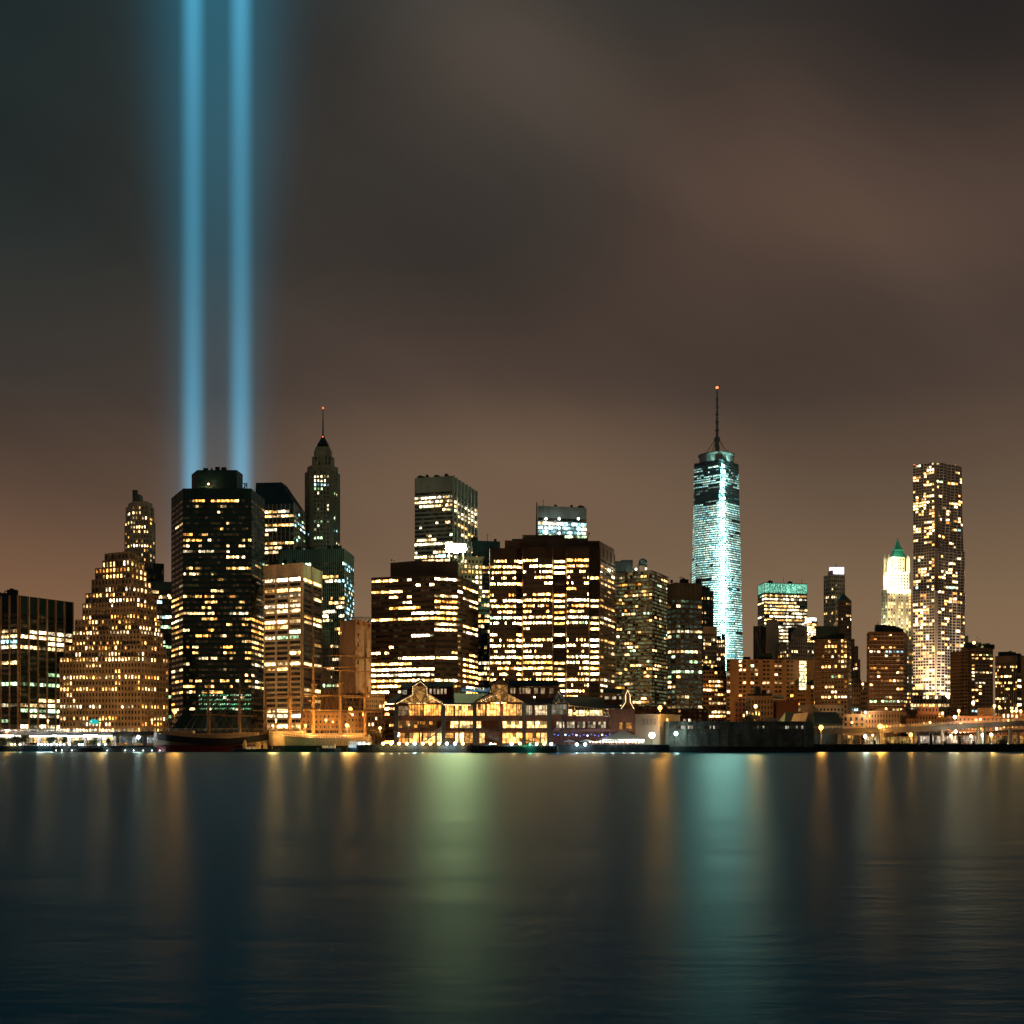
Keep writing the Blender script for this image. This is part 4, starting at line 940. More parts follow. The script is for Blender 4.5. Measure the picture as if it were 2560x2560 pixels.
b = Bld('blue_sliver', 'dark narrow slab with a stack of bright windows between two tan blocks at right', 'building', 66, BLU, BLU)
b.tier([(2541, 870), (2556, 872)], 1638, None, [dict(nx=1, pitch=15, ww=.75, wh=.4, p=.75, pal=PAL_CREAM, gain=1.8, top=40)], 14); b.finish(20)
b = Bld('tan_edge_block', 'plain tan block cut off by the right edge of the photo', 'building', 67, OBRICK, OBRICK); b.tier([(2553, 845), (2600, 845)], 1639, None, None, 20); b.finish()
# ------------------------------------------------------------------ waterfront buildings
def low(name, label, seed, px0, px1, yt, Y, wall, nx=4, pitch=11, roof=None, D=14, dpx=0, yb=None, **kw):
    b = Bld(name, label, kw.pop('cat', 'building'), seed, wall, kw.pop('trim', wall), roof or DARK)
    fk = dict(nx=nx, pitch=pitch, ww=.45, wh=.5, p=.15, pal=PAL_WARM, pd=.18, sd=.15); fk.update(kw)
    b.tier([(px0, Y), (px1, Y + dpx)], yt, yb, [fk if nx else None], D); return b
RED = M('old_red_brick', (.24, .10, .055)); RED2 = M('dark_red_brick', (.12, .05, .035)); OLDT = M('old_tan_stone', (.42, .30, .18))
# left, behind the tall ships
low('old_warehouse', 'orange brick warehouse with small dark windows behind the masts of the tall ship', 70, 755, 868, 1781, 610, OBRICK, 11, 14, ww=.35, wh=.45, p=.05, top=4).finish(60)
low('old_warehouse', 'brick warehouse three storeys high under the amber star-bright lamp right of the masts', 71, 868, 913, 1776, 606, OBRICK, 5, 13, ww=.4, p=.25, top=3).finish(40)
low('dark_shed_block', 'dark brown blank block with curved top below the pale lattice wall', 72, 801, 848, 1725, 650, DBR, 0).finish()
low('dark_low_block', 'dull brown block with a few lit windows at the foot of the netted tower', 73, 847, 918, 1732, 645, DBR, 8, 12, p=.15, pal=PAL_WHITE, ww=.6).finish(40)
low('arched_block', 'tan stone building with three rows of narrow windows left of the pavilion', 74, 915, 961, 1733, 640, OLDT, 10, 11.5, ww=.45, wh=.6, p=.25, top=3, dpx=6).finish(40)
low('grey_house', 'grey brown stepped house front beside the left end of the pavilion', 75, 910, 962, 1774, 600, M('dull_brick', (.24, .15, .10)), 6, 14, p=.08).finish(30)
# behind and right of the pavilion
low('dark_warehouse', 'low dark brick warehouse roofline behind the right wing of the pavilion', 76, 1470, 1668, 1765, 660, RED2, 16, 12, p=.04, ww=.4).finish(60)
low('dark_warehouse', 'low dark brick block between the yellow lit cube and the dark office block', 77, 1640, 1770, 1772, 640, RED2, 10, 12, p=.08, ww=.5).finish(40)
b = Bld('cube_building', 'plain cube building with one wall washed yellow orange beside the tent', 'building', 78, M('cube_wall', (.46, .42, .34), .8, .12), None, DARK)
b.tier([(1588, 522), (1648, 515), (1700, 532)], 1786, None, None, 14)
mb = MB(); 
for k in range(4): mb.strip((X(1606 + k * 9, 520 - k), 520 - k), (X(1612 + k * 9, 519.3 - k), 519.3 - k), (0, -1), Z(1812, 518), Z(1796, 518), .2, .75)
b.add('blind_window', mb, M('cube_panel', (.3, .28, .24)))
mb = MB(); mb.strip((X(1587, 521.2), 521.2), (X(1648, 514.2), 514.2), (-.1, -1), Z(1787.5, 515), Z(1785, 515), 0, .5); mb.strip((X(1648, 514.2), 514.2), (X(1701, 531), 531), (.9, -.4), Z(1787.5, 515), Z(1785, 515), 0, .5)
b.add('cornice', mb, M('cube_wall', (.46, .42, .34))); b.finish()
b = low('cornice_house', 'cream stone house with heavy cornice and dark mansard roof behind the grey pier shed', 79, 1863, 1932, 1745, 600, OLDT, 9, 14, ww=.4, wh=.6, p=.15, top=2)
b.tier([(1932, 600), (1965, 625)], 1745, None, [dict(nx=8, pitch=14, ww=.4, wh=.6, p=.1, pd=.18, sd=.15)], 12, pref=600)
mb = MB(); mb.strip((X(1861, 599), 599), (X(1932, 599), 599), (0, -1), Z(1745, 600), Z(1740, 600), 0, .9); b.add('cornice', mb, OLDT)
mb = MB(); p0 = [(X(1868, 601), 601), (X(1930, 601), 601), (X(1958, 622), 622), (X(1962, 640), 640), (X(1870, 616), 616)]; p1 = [(x_ * .995 + X(1910, 610) * .005, y_ + .8) for x_, y_ in p0]
mb.prism(p0, Z(1741, 600), Z(1734, 600)); mb.box(X(1888, 606), X(1902, 606), 606, 610, Z(1735, 606), Z(1716, 606)); mb.box(X(1908, 606), X(1916, 606), 606, 609, Z(1735, 606), Z(1725, 606)); b.add('roof', mb, DARK); b.finish(50)
low('small_brick_house', 'small red brick house with two amber shop windows left of the cream cornice house', 80, 1837, 1864, 1755, 598, RED, 3, 13, p=.25).finish(20)
low('dark_red_block', 'dark red blank warehouse right of the cream cornice house', 81, 1940, 1996, 1750, 592, RED2, 0).finish()
b = Bld('cone_house', 'pale cone-shaped turret building lit by small downlights near the gabled shed', 'building', 82, TAN, TAN); yy = 590
mb = MB(); xc = X(2024, yy); mb.prism(ring(5.2, 16, xc, yy), 2.5, Z(1781, yy)); mb.frustum(ring(5.2, 16, xc, yy), Z(1781, yy), ring(1.2, 16, xc, yy), Z(1760, yy)); b.o = (xc, yy, 2.5); b.w = mb; b.finish()
low('lit_terrace', 'tan terrace with square lit windows behind the dark gabled roofs', 83, 1994, 2110, 1762, 612, OLDT, 13, 12, p=.3, pal=PAL_CREAM, top=6, ww=.5).finish(40)

# grey pier shed
def shed():
    SH = M('shed_metal', (.13, .14, .125), .75, .4, .3); Y = 505
    b = Bld('pier_shed', 'long low grey pier shed with a strip of small windows under its flat roof', 'building', 84, SH, SH, SH)
    b.o = (X(1850, Y), Y, 2.2); w = b.w
    f = lambda a, q, y0, y1, o=0, mi=0: w.box(X(a, Y), X(q, Y), Y - o, Y + 30, Z(y1, Y), Z(y0, Y), mi)
    f(1672, 2012, 1806, 1866); w.box(X(1670, Y), X(2014, Y), Y - 1.2, Y + 31, Z(1806, Y), Z(1803.5, Y)); w.box(X(1674, Y), X(2010, Y), Y - .5, Y - .01, Z(1828, Y), Z(1824.5, Y)); w.box(X(1674, Y), X(2010, Y), Y - .35, Y - .01, Z(1845, Y), Z(1841, Y))
    for i in range(13): w.box(X(1690 + i * 26, Y) - .2, X(1690 + i * 26, Y) + .2, Y - .3, Y - .01, Z(1865, Y), Z(1829, Y))
    rg = random.Random(8)
    for (a, q, n, p) in ((1682, 1712, 6, .9), (1715, 1732, 4, .2), (1760, 1814, 12, .12), (1884, 1920, 8, .3), (1945, 2008, 14, .22)):
        for i in range(n):
            mb = MB(); x0, x1 = a + (q - a) * (i + .12) / n, a + (q - a) * (i + .88) / n; k = rg.uniform(.15, .55) if rg.random() < p else .01
            mb.quad((X(x0, Y), Y - .06, Z(1822, Y)), (X(x1, Y), Y - .06, Z(1822, Y)), (X(x1, Y), Y - .06, Z(1814.5, Y)), (X(x0, Y), Y - .06, Z(1814.5, Y)), 0, (.95 * k, .85 * k, .62 * k)); b.add('window', mb, GLASS)
    mb = MB(); q = Y - 1.5                                              # gabled head house at the right end
    pts = [(X(2012, q), Z(1806, q)), (X(2030, q), Z(1806, q)), (X(2021, q), Z(1781, q))]
    w.box(X(2012.3, q), X(2034, q), q, q + 26, 2.2, Z(1806, q) - .02)
    mb = MB(); A = [(x_, q - .4, z_) for x_, z_ in pts]; B_ = [(x_, q + 26, z_) for x_, z_ in pts]
    mb.poly([A[0], A[1], A[2]]); mb.quad(A[1], B_[1], B_[2], A[2]); mb.quad(B_[0], A[0], A[2], B_[2]); b.add('gable_roof', mb, TAN)
    b.finish()
    m = MB(); m.box(X(1672, Y), X(2040, Y), Y - 2, 549, -3, 2.2); tag(m.build('shed_pier', QUAY), kind='structure')
shed()
b = Bld('gabled_shed', 'dark shed with long pitched roof rising behind the grey pier shed', 'building', 85, DARK, DARK); Y = 545; b.o = (X(1998, Y), Y, 2.5)
A = [(X(1962, Y), Y, Z(1806, Y)), (X(2030, Y), Y, Z(1806, Y)), (X(2016, Y), Y + 8, Z(1779, Y)), (X(1974, Y), Y + 8, Z(1779, Y))]
b.w.quad(*A); b.w.prism([(X(1962, Y), Y), (X(2030, Y), Y), (X(2030, Y), Y + 16), (X(1962, Y), Y + 16)], 2.5, Z(1806, Y), 0, True)
b.w.quad(A[3], A[2], (A[1][0], Y + 16, A[1][2]), (A[0][0], Y + 16, A[0][2])); b.w.poly([A[1], (A[1][0], Y + 16, A[1][2]), A[2]]); b.w.poly([(A[0][0], Y + 16, A[0][2]), A[0], A[3]]); b.finish()
b = Bld('gabled_shed', 'black-roofed shed between the gabled pier head and the brick building with lit windows', 'building', 86, DARK, DARK); Y = 570; b.o = (X(2070, Y), Y, 2.5)
b.w.prism([(X(2036, Y), Y), (X(2107, Y), Y), (X(2107, Y), Y + 18), (X(2036, Y), Y + 18)], 2.5, Z(1809, Y), 0, True); A = [(X(2036, Y), Y - .4, Z(1809, Y)), (X(2107, Y), Y - .4, Z(1809, Y)), (X(2104, Y), Y + 9, Z(1779, Y)), (X(2046, Y), Y + 9, Z(1779, Y))]
b.w.quad(*A); b.w.quad(A[3], A[2], (A[1][0], Y + 18, A[1][2]), (A[0][0], Y + 18, A[0][2])); b.w.poly([A[1], (A[1][0], Y + 18, A[1][2]), A[2]]); b.w.poly([(A[0][0], Y + 18, A[0][2]), A[0], A[3]]); b.finish()
r = thing('billboard', 'blank beige board standing on the roof of the grey pier shed', 'billboard', (X(1928, 512), 512, Z(1804, 505))); m = MB(); m.box(X(1912, 512), X(1945, 512), 511.7, 512, Z(1803, 512), Z(1795, 512)); m.build('panel', LIME, r)
m = MB(); [m.tube((X(p, 512), 512.3, Z(1803.6, 505)), (X(p, 512), 512.3, Z(1796, 512)), .12, n=4) for p in (1918, 1939)]; m.build('post', BLACK, r)

# brick buildings at right
Y = 600
low('brick_house', 'orange brick building with three rows of bright square windows right of the black shed roof', 87, 2107, 2162, 1786, Y, OBRICK, 4, 13.5, ww=.45, wh=.6, p=.55, pal=PAL_CREAM, gain=1.4, top=4, bot=0).finish(20)
b = low('gabled_brick_house', 'red brick building with low pediment and pale sill bands', 88, 2163, 2249, 1779, Y, RED, 12, 13, ww=.42, wh=.6, p=.14, top=4, smi=1, trim=OBRICK)
b.tier([(2249, Y), (2266, Y + 6)], 1779, None, [dict(nx=6, pitch=13, ww=.42, wh=.6, p=.04, pd=.18, sd=.15, smi=1)], 12, pref=Y)
mb = MB(); q = Y - .3; P3 = [(X(2183, q), Z(1779, q)), (X(2228, q), Z(1779, q)), (X(2205, q), Z(1770, q))]
mb.poly([(x_, q, z_) for x_, z_ in P3]); mb.poly([(x_, q + 6, z_) for x_, z_ in reversed(P3)]); mb.quad((P3[1][0], q, P3[1][1]), (P3[1][0], q + 6, P3[1][1]), (P3[2][0], q + 6, P3[2][1]), (P3[2][0], q, P3[2][1])); mb.quad((P3[0][0], q + 6, P3[0][1]), (P3[0][0], q, P3[0][1]), (P3[2][0], q, P3[2][1]), (P3[2][0], q + 6, P3[2][1]))
b.add('pediment', mb, RED)
mb = MB(); xx = X(2257, Y + 3); mb.frustum([(xx - 1.6, Y + 2), (xx + 1.6, Y + 2), (xx + 1.6, Y + 4), (xx - 1.6, Y + 4)], Z(1780, Y), [(xx - .1, Y + 3), (xx + .1, Y + 3), (xx + .1, Y + 3.1), (xx - .1, Y + 3.1)], Z(1770, Y)); b.add('corner_gable', mb, OBRICK)
mb = MB(); mb.strip((X(2162, Y), Y), (X(2249, Y), Y), (0, -1), Z(1780, Y), Z(1778, Y), .2, .5); b.add('cornice', mb, OLDT); b.finish(60)
low('row_house', 'narrow orange brick row house right of the pedimented brick building', 89, 2265, 2292, 1796, 596, OBRICK, 4, 13, ww=.4, wh=.55, p=.1, top=3).finish(20)
low('row_house', 'taller orange brick row house below the rippled tower', 90, 2291, 2342, 1785, 602, OBRICK, 7, 13, ww=.4, wh=.55, p=.1, top=3).finish(30)
low('row_house', 'plain orange brick row house at the right end of the terrace', 91, 2342, 2368, 1792, 598, OBRICK, 4, 13, ww=.35, wh=.55, p=.05, top=3).finish(20)
low('brick_rear_block', 'brown brick block rising behind the orange row houses', 92, 2295, 2346, 1768, 640, RED, 6, 13, ww=.4, p=.06).finish(20)
low('long_brick_block', 'long low brown brick building with a few lit windows behind the elevated road at right', 93, 2366, 2506, 1790, 640, RED, 14, 12, ww=.4, wh=.5, p=.3, pal=PAL_WARM, gain=1.3, top=3).finish(40)
low('brick_box', 'blank brick box above the long low brick building', 94, 2443, 2484, 1769, 655, OBRICK, 0).finish()
low('edge_brick_block', 'brown brick building with tall lit openings at the right edge behind the road', 95, 2504, 2600, 1783, 650, RED, 9, 14, ww=.4, wh=.6, p=.4, pal=PAL_WARM, gain=1.2).finish(30)
low('dark_low_block', 'dark low block with dim windows between the pedimented house and the rippled tower', 96, 2262, 2300, 1773, 660, SPAN, 6, 13, p=.1).finish(20)
low('glassy_base', 'low brick hall with bright amber windows at the foot of the rippled tower', 97, 2276, 2398, 1738, 1100, TAN, 16, 10, ww=.7, wh=.7, p=.5, pal=PAL_WARM, gain=1.5, pd=.3).finish(60)

# ------------------------------------------------------------------ elevated roads
RD = M('road_concrete', (.028, .025, .023), .8); RDD = M('road_steel', (.06, .055, .05), .6)
def road(label, pts, Y, w, th, cols, colr=.7, railing=True):
    """pts: (photo column, photo row of the deck edge)"""
    xm = X((pts[0][0] + pts[-1][0]) / 2, Y); r = thing('elevated_road', label, 'elevated road', (xm, Y, 2.5))
    d = MB(); rl = MB()
    for (a, ya), (b_, yb) in zip(pts, pts[1:]):
        xa, xb, za, zb = X(a, Y), X(b_, Y), Z(ya, Y), Z(yb, Y)
        v = [(xa, Y, za - th), (xb, Y, zb - th), (xb, Y, zb), (xa, Y, za)]; k = [(x_, Y + w, z_) for x_, y_, z_ in v]
        d.quad(*v); d.quad(v[3], v[2], k[2], k[3]); d.quad(k[0], k[1], v[1], v[0]); d.quad(k[1], k[0], k[3], k[2])
        if railing:
            rl.tube((xa, Y - .05, za + 1.0), (xb, Y - .05, zb + 1.0), .07, n=4); rl.tube((xa, Y - .05, za + .5), (xb, Y - .05, zb + .5), .05, n=4)
            n = max(1, int((xb - xa) / 3))
            for i in range(n): 
                t = (i + .5) / n; rl.tube((xa + (xb - xa) * t, Y - .05, za + (zb - za) * t), (xa + (xb - xa) * t, Y - .05, za + (zb - za) * t + 1.), .05, n=4)
    d.build('deck', [RD], r); rl.build('railing', M('rail_grey', (.4, .36, .3), .5), r)
    for px in cols:
        c = MB(); x = X(px, Y); ya = [p for p in pts if p[0] <= px][-1][1]
        c.box(x - colr, x + colr, Y + 1.2, Y + 1.2 + 2 * colr, 2.5, Z(ya, Y) - th); c.build('column', RDD, r)
road('elevated road along the left shore with bright shop lights beneath it', [(-60, 1829), (300, 1829), (470, 1828), (700, 1826), (960, 1826)], 575, 16, 1.7, range(-20, 960, 38))
road('elevated road ramp rising to the right edge over lit ground floors', [(2036, 1823), (2270, 1817), (2360, 1812), (2450, 1807), (2600, 1800)], 566, 14, 2.2, (2100, 2205, 2290, 2360, 2450, 2530))
road('second lower road deck behind the rising ramp at right', [(2270, 1835), (2420, 1832), (2520, 1825), (2600, 1823)], 585, 10, 1.0, (2300, 2340, 2400, 2480, 2550), .4)

# shopfronts under the roads: panes with frames
def shopfront(name, label, px0, px1, py0, py1, Y, n, col, lo=.3, hi=1.4, wall=None, seed=1, split=3, cat='shopfront', D=6):
    rg = random.Random(seed); wall = wall or OBRICK
    xm = X((px0 + px1) / 2, Y); r = thing(name, label, cat, (xm, Y, Z(py1, Y)))
    m = MB(); m.box(X(px0, Y), X(px1, Y), Y + .02, Y + D, Z(py1, Y), Z(py0 - 2, Y)); m.build('wall', wall, r)
    for i in range(n):
        a, b_ = px0 + (px1 - px0) * (i + .07) / n, px0 + (px1 - px0) * (i + .93) / n; k0 = rg.uniform(lo, hi) if rg.random() < .85 else .05
        g = MB()
        for u in range(split):
            for v in range(2):
                xa, xb = X(a + (b_ - a) * u / split, Y), X(a + (b_ - a) * (u + 1) / split, Y); za, zb = Z(py1 - (py1 - py0) * v / 2 - .4, Y), Z(py1 - (py1 - py0) * (v + 1) / 2, Y); k = k0 * rg.uniform(.4, 1.3)
                g.quad((xa, Y - .05, za), (xb, Y - .05, za), (xb, Y - .05, zb), (xa, Y - .05, zb), 0, tuple(c * k for c in col))
        o = g.build('window', GLASS_FINE, r)
        fr = MB()
        for u in range(split + 1): x = X(a + (b_ - a) * u / split, Y); fr.box(x - .05, x + .05, Y - .16, Y - .07, Z(py1, Y), Z(py0, Y))
        fr.box(X(a, Y), X(b_, Y), Y - .19, Y - .165, Z((py0 + py1) / 2, Y) - .06, Z((py0 + py1) / 2, Y) + .06)
        q = fr.build('frame', DARK, None, (xm, Y, Z(py1, Y))); q.location = (0, 0, 0); q.parent = o
    return r
shopfront('shopfront', 'row of amber lit shopfronts behind trees under the road at far left', -10, 140, 1844, 1857, 583, 8, (1, .62, .2), .3, 1.2, seed=2)
shopfront('shopfront', 'row of amber lit shopfronts under the road below the stepped brick tower', 143, 292, 1844, 1858, 583, 8, (1, .66, .22), .4, 1.4, seed=3)
shopfront('ferry_hall', 'ferry hall front with cold white lights under the road below the black tower', 298, 402, 1843, 1858, 581, 7, (.75, .85, .85), .1, .7, M('hall_grey', (.3, .28, .27)), seed=4)
shopfront('shopfront', 'orange brick ground floor with one lit window right of the grey pier shed', 2072, 2150, 1838, 1860, 575, 5, (1, .48, .12), .05, .4, seed=5)
shopfront('shopfront', 'small pale kiosk with lit sign panels below the amber road lamp', 2162, 2205, 1842, 1860, 572, 4, (1, .75, .4), .3, 1., seed=6)
shopfront('shopfront', 'long amber market hall under the ramp', 2206, 2296, 1843, 1858, 590, 9, (1, .55, .12), .3, .9, seed=7)
shopfront('shopfront', 'white lit shop window wall left of the dark ramp column', 2297, 2324, 1840, 1858, 588, 3, (1, .78, .6), .5, 1.3, seed=8)
shopfront('shopfront', 'pink and cream lit shopfronts between the ramp columns', 2330, 2460, 1841, 1858, 588, 11, (1, .74, .52), .35, 1.3, seed=9)
shopfront('shopfront', 'orange brick lit arcade at the right edge under the ramp', 2464, 2600, 1840, 1857, 590, 10, (1, .50, .13), .2, .9, seed=10)
# continuous tube lights on the underside of the left road
rg = random.Random(77)
for i, (a, b_, k) in enumerate(((-8, 34, 5), (37, 51, 4), (74, 128, 6), (130, 142, 5), (145, 168, 5), (170, 205, 6), (208, 244, 7), (246, 280, 4))):
    Y = 574; m = MB(); m.box(X(a, Y), X(b_, Y), Y, Y + .5, Z(1842.5, Y), Z(1837 + (i % 3) * .7, Y))
    o = m.build('tube_light', mat_glow('tube_white_%d' % k, (.95, 1, .93), k * .5), None, (X((a + b_) / 2, Y), Y, Z(1840, Y)))
    tag(o, ORD[i] + ' from left of the white strip lights under the left road', 'strip light', 'strip lights under the road')
    l = point(o, (X((a + b_) / 2, Y), Y - 1, Z(1844, Y)), 6000, (.95, 1, .93), .5)

# ------------------------------------------------------------------ glazed pavilion on its pier
def pavilion():
    Y = 505; rg = random.Random(90); W = Y + 4.5
    m = MB(); m.box(X(892, 500), X(1672, 500), 499, 549, -3, Z(1861.5, 499)); tag(m.build('pier', QUAY), kind='structure')
    zf = Z(1861.5, 499)
    r = thing('pavilion', 'wide two-gabled glass pavilion on the pier, glowing amber inside under dark roofs', 'pavilion', (X(1270, Y), Y, zf))
    FR = M('pavilion_steel', (.05, .045, .04), .5); DK = M('pavilion_deck', (.13, .05, .03), .6); RF = M('pavilion_roof', (.014, .015, .016), .6); BK = M('pavilion_brick', (.17, .07, .04))
    def part(nm, mb, mat, par=None):
        o = mb.build(nm, mat, r) if par is None else mb.build(nm, mat, None, tuple(r.location))
        if par is not None: o.location = (0, 0, 0); o.parent = par
        return o
    def bay(px0, px1, py0, py1, Yb, col, k, nx=3, ny=2, dark=.1, frame=True, var=.5, poly=None):
        mb = MB()
        for i in range(nx):
            for j in range(ny):
                kk = k * (1 + rg.uniform(-var, var)) if rg.random() > dark else k * .12
                a, b_ = px0 + (px1 - px0) * i / nx, px0 + (px1 - px0) * (i + 1) / nx; c, d = py0 + (py1 - py0) * j / ny, py0 + (py1 - py0) * (j + 1) / ny
                mb.quad((X(a, Yb), Yb, Z(d, Yb)), (X(b_, Yb), Yb, Z(d, Yb)), (X(b_, Yb), Yb, Z(c, Yb)), (X(a, Yb), Yb, Z(c, Yb)), 0, tuple(v * kk for v in col))
        o = part('window', mb, GLASS_FINE)
        if frame:
            fr = MB()
            for i in range(nx + 1): x = X(px0 + (px1 - px0) * i / nx, Yb); fr.box(x - .09, x + .09, Yb - .2, Yb - .03, Z(py1, Yb), Z(py0, Yb))
            for j in range(ny + 1): z = Z(py0 + (py1 - py0) * j / ny, Yb); fr.box(X(px0, Yb), X(px1, Yb), Yb - .24, Yb - .21, z - .07, z + .07)
            part('frame', fr, FR, o)
        return o
    AM, AM2, YW = (2.6, 1.0, .18), (2.6, 1.2, .28), (2.6, 1.6, .55)
    # body behind the glass, floors, balcony edges
    m = MB(); m.box(X(985, W), X(1425, W), W + .3, W + 40, zf, Z(1758, W)); m.box(X(1425, W), X(1580, W), W + .3, W + 36, zf, Z(1790, W)); part('wall', m, BK)
    for (a, b_, y0, y1, o) in ((960, 1432, 1791, 1802, 0), (985, 1400, 1821, 1828, .3), (1432, 1520, 1790, 1804, .8), (1400, 1530, 1822, 1829, 1.2)):
        m = MB(); m.box(X(a, Y), X(b_, Y), Y - 1 + o, W + .2, Z(y1, Y), Z(y0, Y)); q = part('balcony', m, DK)
        g = MB()
        for k in range(int((b_ - a) / 8) + 1): x = X(a + k * 8, Y); g.box(x - .05, x + .05, Y - .95 + o, Y - .85 + o, Z(y0, Y), Z(y0, Y) + 1.0)
        g.box(X(a, Y), X(b_, Y), Y - .82 + o, Y - .76 + o, Z(y0, Y) + .9, Z(y0, Y) + 1.0); part('railing', g, FR, q)
    for px, yt in ((992, 1757), (1109, 1756), (1187, 1756), (1310, 1756), (1049, 1790), (1148, 1790), (1250, 1790), (1372, 1758), (1405, 1790)):
        m = MB(); x = X(px, Y); w = .75 if yt < 1780 else .3; m.box(x - w, x + w, Y - 2.0, Y - 1.05, zf, Z(yt, Y)); part('column', m, FR)
    # glazing, top floor: left gable, middle, right gable, right end
    for a, b_, k, nx in ((993, 1022, .30, 3), (1022, 1058, .62, 5), (1060, 1084, .75, 4), (1084, 1108, .6, 4)): bay(a, b_, 1765 if a < 1020 else 1761, 1789, W, AM if a > 1020 else (1, .6, .3), k, nx, 2)
    for a, b_, k in ((1111, 1134, .75), (1138, 1186, .85)): bay(a, b_, 1763, 1789, W, AM2, k, 4 if a < 1120 else 6, 2)
    for a, b_, k in ((1189, 1213, .7), (1217, 1250, 1.), (1258, 1291, .95), (1292, 1309, .55)): bay(a, b_, 1760, 1789, W, AM2, k, 4, 2)
    for a, b_, k in ((1312, 1331, .5), (1336, 1374, .8)): bay(a, b_, 1763, 1788, W, (1, .72, .4), k, 4, 2)
    bay(1379, 1417, 1761, 1787, W, (.55, .5, .36), .3, 4, 2)
    # middle floor
    for a, b_, k, c in ((996, 1092, .20, AM), (1126, 1186, .9, YW), (1190, 1203, 1.2, YW), (1256, 1309, 1.1, YW), (1317, 1370, 1.0, YW)): bay(a, b_, 1803, 1820, W, c, k, max(2, int((b_ - a) / 9)), 2, .15 if k > .3 else .4, var=.5 if k > .3 else .9)
    for i in range(5): bay(1391 + i * 26, 1411 + i * 26, 1804, 1820, W - .5, (1, .8, .5), (.85, .7, .8, .45, .6)[i], 3, 2, .3)
    # ground floor
    for a, b_, k, c in ((996, 1021, .35, AM), (1023, 1054, 1.0, AM2), (1058, 1088, 1.1, AM2), (1092, 1107, .9, YW), (1112, 1134, .3, AM2), (1138, 1160, 1.7, YW), (1163, 1186, .35, AM2), (1198, 1212, .7, YW), (1256, 1308, .95, AM2), (1313, 1350, .7, AM), (1352, 1372, .5, YW)): bay(a, b_, 1832, 1858, W, c, k, max(2, int((b_ - a) / 8)), 2, .15)
    # interior lamps near the glass so that the decks and the steel catch the glow
    for px, py, pw in ((1020, 1812, 500), (1070, 1775, 900), (1160, 1775, 900), (1160, 1812, 600), (1250, 1775, 1000), (1285, 1812, 800), (1345, 1812, 700), (1075, 1845, 900), (1150, 1845, 900), (1285, 1845, 900)): point(r, (X(px, Y + 2), Y + 2., Z(py, Y + 2)), pw, (1, .62, .26), .5)
    # roofs: each gable is a prism with a raised lantern running back
    def gable(e0, e1, ye, l0, l1, yl0, yl1, apx, apy, D, lantern_end):
        Yg = Y - 1.5; q = lambda px, py, d=0: (X(px, Yg), Yg + d, Z(py, Yg))
        m = MB(); o = .8
        L, LL, Rr, RR = q(e0, ye), q(l0, yl0), q(l1, yl0), q(e1, ye)
        for A, B_ in ((L, LL), (Rr, RR)):
            for t in (0, .6):
                a_, b_ = (A[0], A[1] - o, A[2] + t), (B_[0], B_[1] - o, B_[2] + t); m.quad(a_, b_, (b_[0], b_[1] + D, b_[2]), (a_[0], a_[1] + D, a_[2]))
            m.quad((A[0], A[1] - o, A[2]), (B_[0], B_[1] - o, B_[2]), (B_[0], B_[1] - o, B_[2] + .6), (A[0], A[1] - o, A[2] + .6))
        rf = part('roof', m, RF)
        # glazed truss face
        g = MB(); cc = tuple(v * .5 for v in AM2); nn = 8; Yf_ = Yg + 2.5; h = lambda px, py: (X(px, Yf_), Yf_, Z(py, Yf_))
        for i in range(nn):
            for sx in (0, 1):
                ea, la = (e0, l0) if sx == 0 else (e1, l1); t0, t1 = i / nn, (i + 1) / nn
                pa, pb = ea + (la - ea) * t0, ea + (la - ea) * t1; ya, yb = ye + (yl0 - ye) * t0, ye + (yl0 - ye) * t1; k = rg.uniform(.15, .7) * (1.3 if sx == 1 else .6)
                v = [h(pa, ye), h(pb, ye), h(pb, yb), h(pa, ya)]
                g.quad(*(v if sx == 0 else v[::-1]), 0, tuple(c * k for c in cc))
        for i in range(3):
            pa, pb = l0 + (l1 - l0) * i / 3, l0 + (l1 - l0) * (i + 1) / 3; k = rg.uniform(.12, .35)
            g.quad(h(pa, ye), h(pb, ye), h(pb, yl1), h(pa, yl1), 0, tuple(c * k for c in cc))
        part('gable_window', g, GLASS_FINE)
        t = MB(); Yt = Yg - .2; hh = lambda px, py: (X(px, Yt), Yt, Z(py, Yt))
        for a_, b_ in (((e0, ye), (e1, ye)), ((l0, yl0), (apx, ye)), ((l1, yl0), (apx, ye)), ((l0, yl0), (l0, yl1)), ((l1, yl0), (l1, yl1)), ((l0, yl0), (l1, yl1)), ((l1, yl0), (l0, yl1)), (((e0 + l0) / 2, (ye + yl0) / 2), ((e0 + l0) / 2, ye)), (((e1 + l1) / 2, (ye + yl0) / 2), ((e1 + l1) / 2, ye)), ((l0, ye), ((e0 + l0) / 2, (ye + yl0) / 2)), ((l1, ye), ((e1 + l1) / 2, (ye + yl0) / 2)), ((l0, yl0), (l0, ye)), ((l1, yl0), (l1, ye))): t.tube(hh(*a_), hh(*b_), .13, n=4)
        part('truss', t, FR)
        # lantern: walls, ridge roof
        m = MB(); A0, A1, B0, B1 = q(l0, yl0), q(l0, yl1), q(l1, yl0), q(l1, yl1); AP = q(apx, apy)
        bk = lambda p: (p[0], p[1] + D, p[2])
        m.quad(bk(A0), A0, A1, bk(A1)); m.quad(B0, bk(B0), bk(B1), B1); m.poly([A1, B1, AP]); m.quad(bk(B0), bk(A0), bk(A1), bk(B1)); m.poly([bk(B1), bk(A1), bk(AP)])
        part('lantern', m, BK)
        m = MB(); ov = lambda p, dx, dz: (p[0] + dx, p[1] - .9, p[2] + dz)
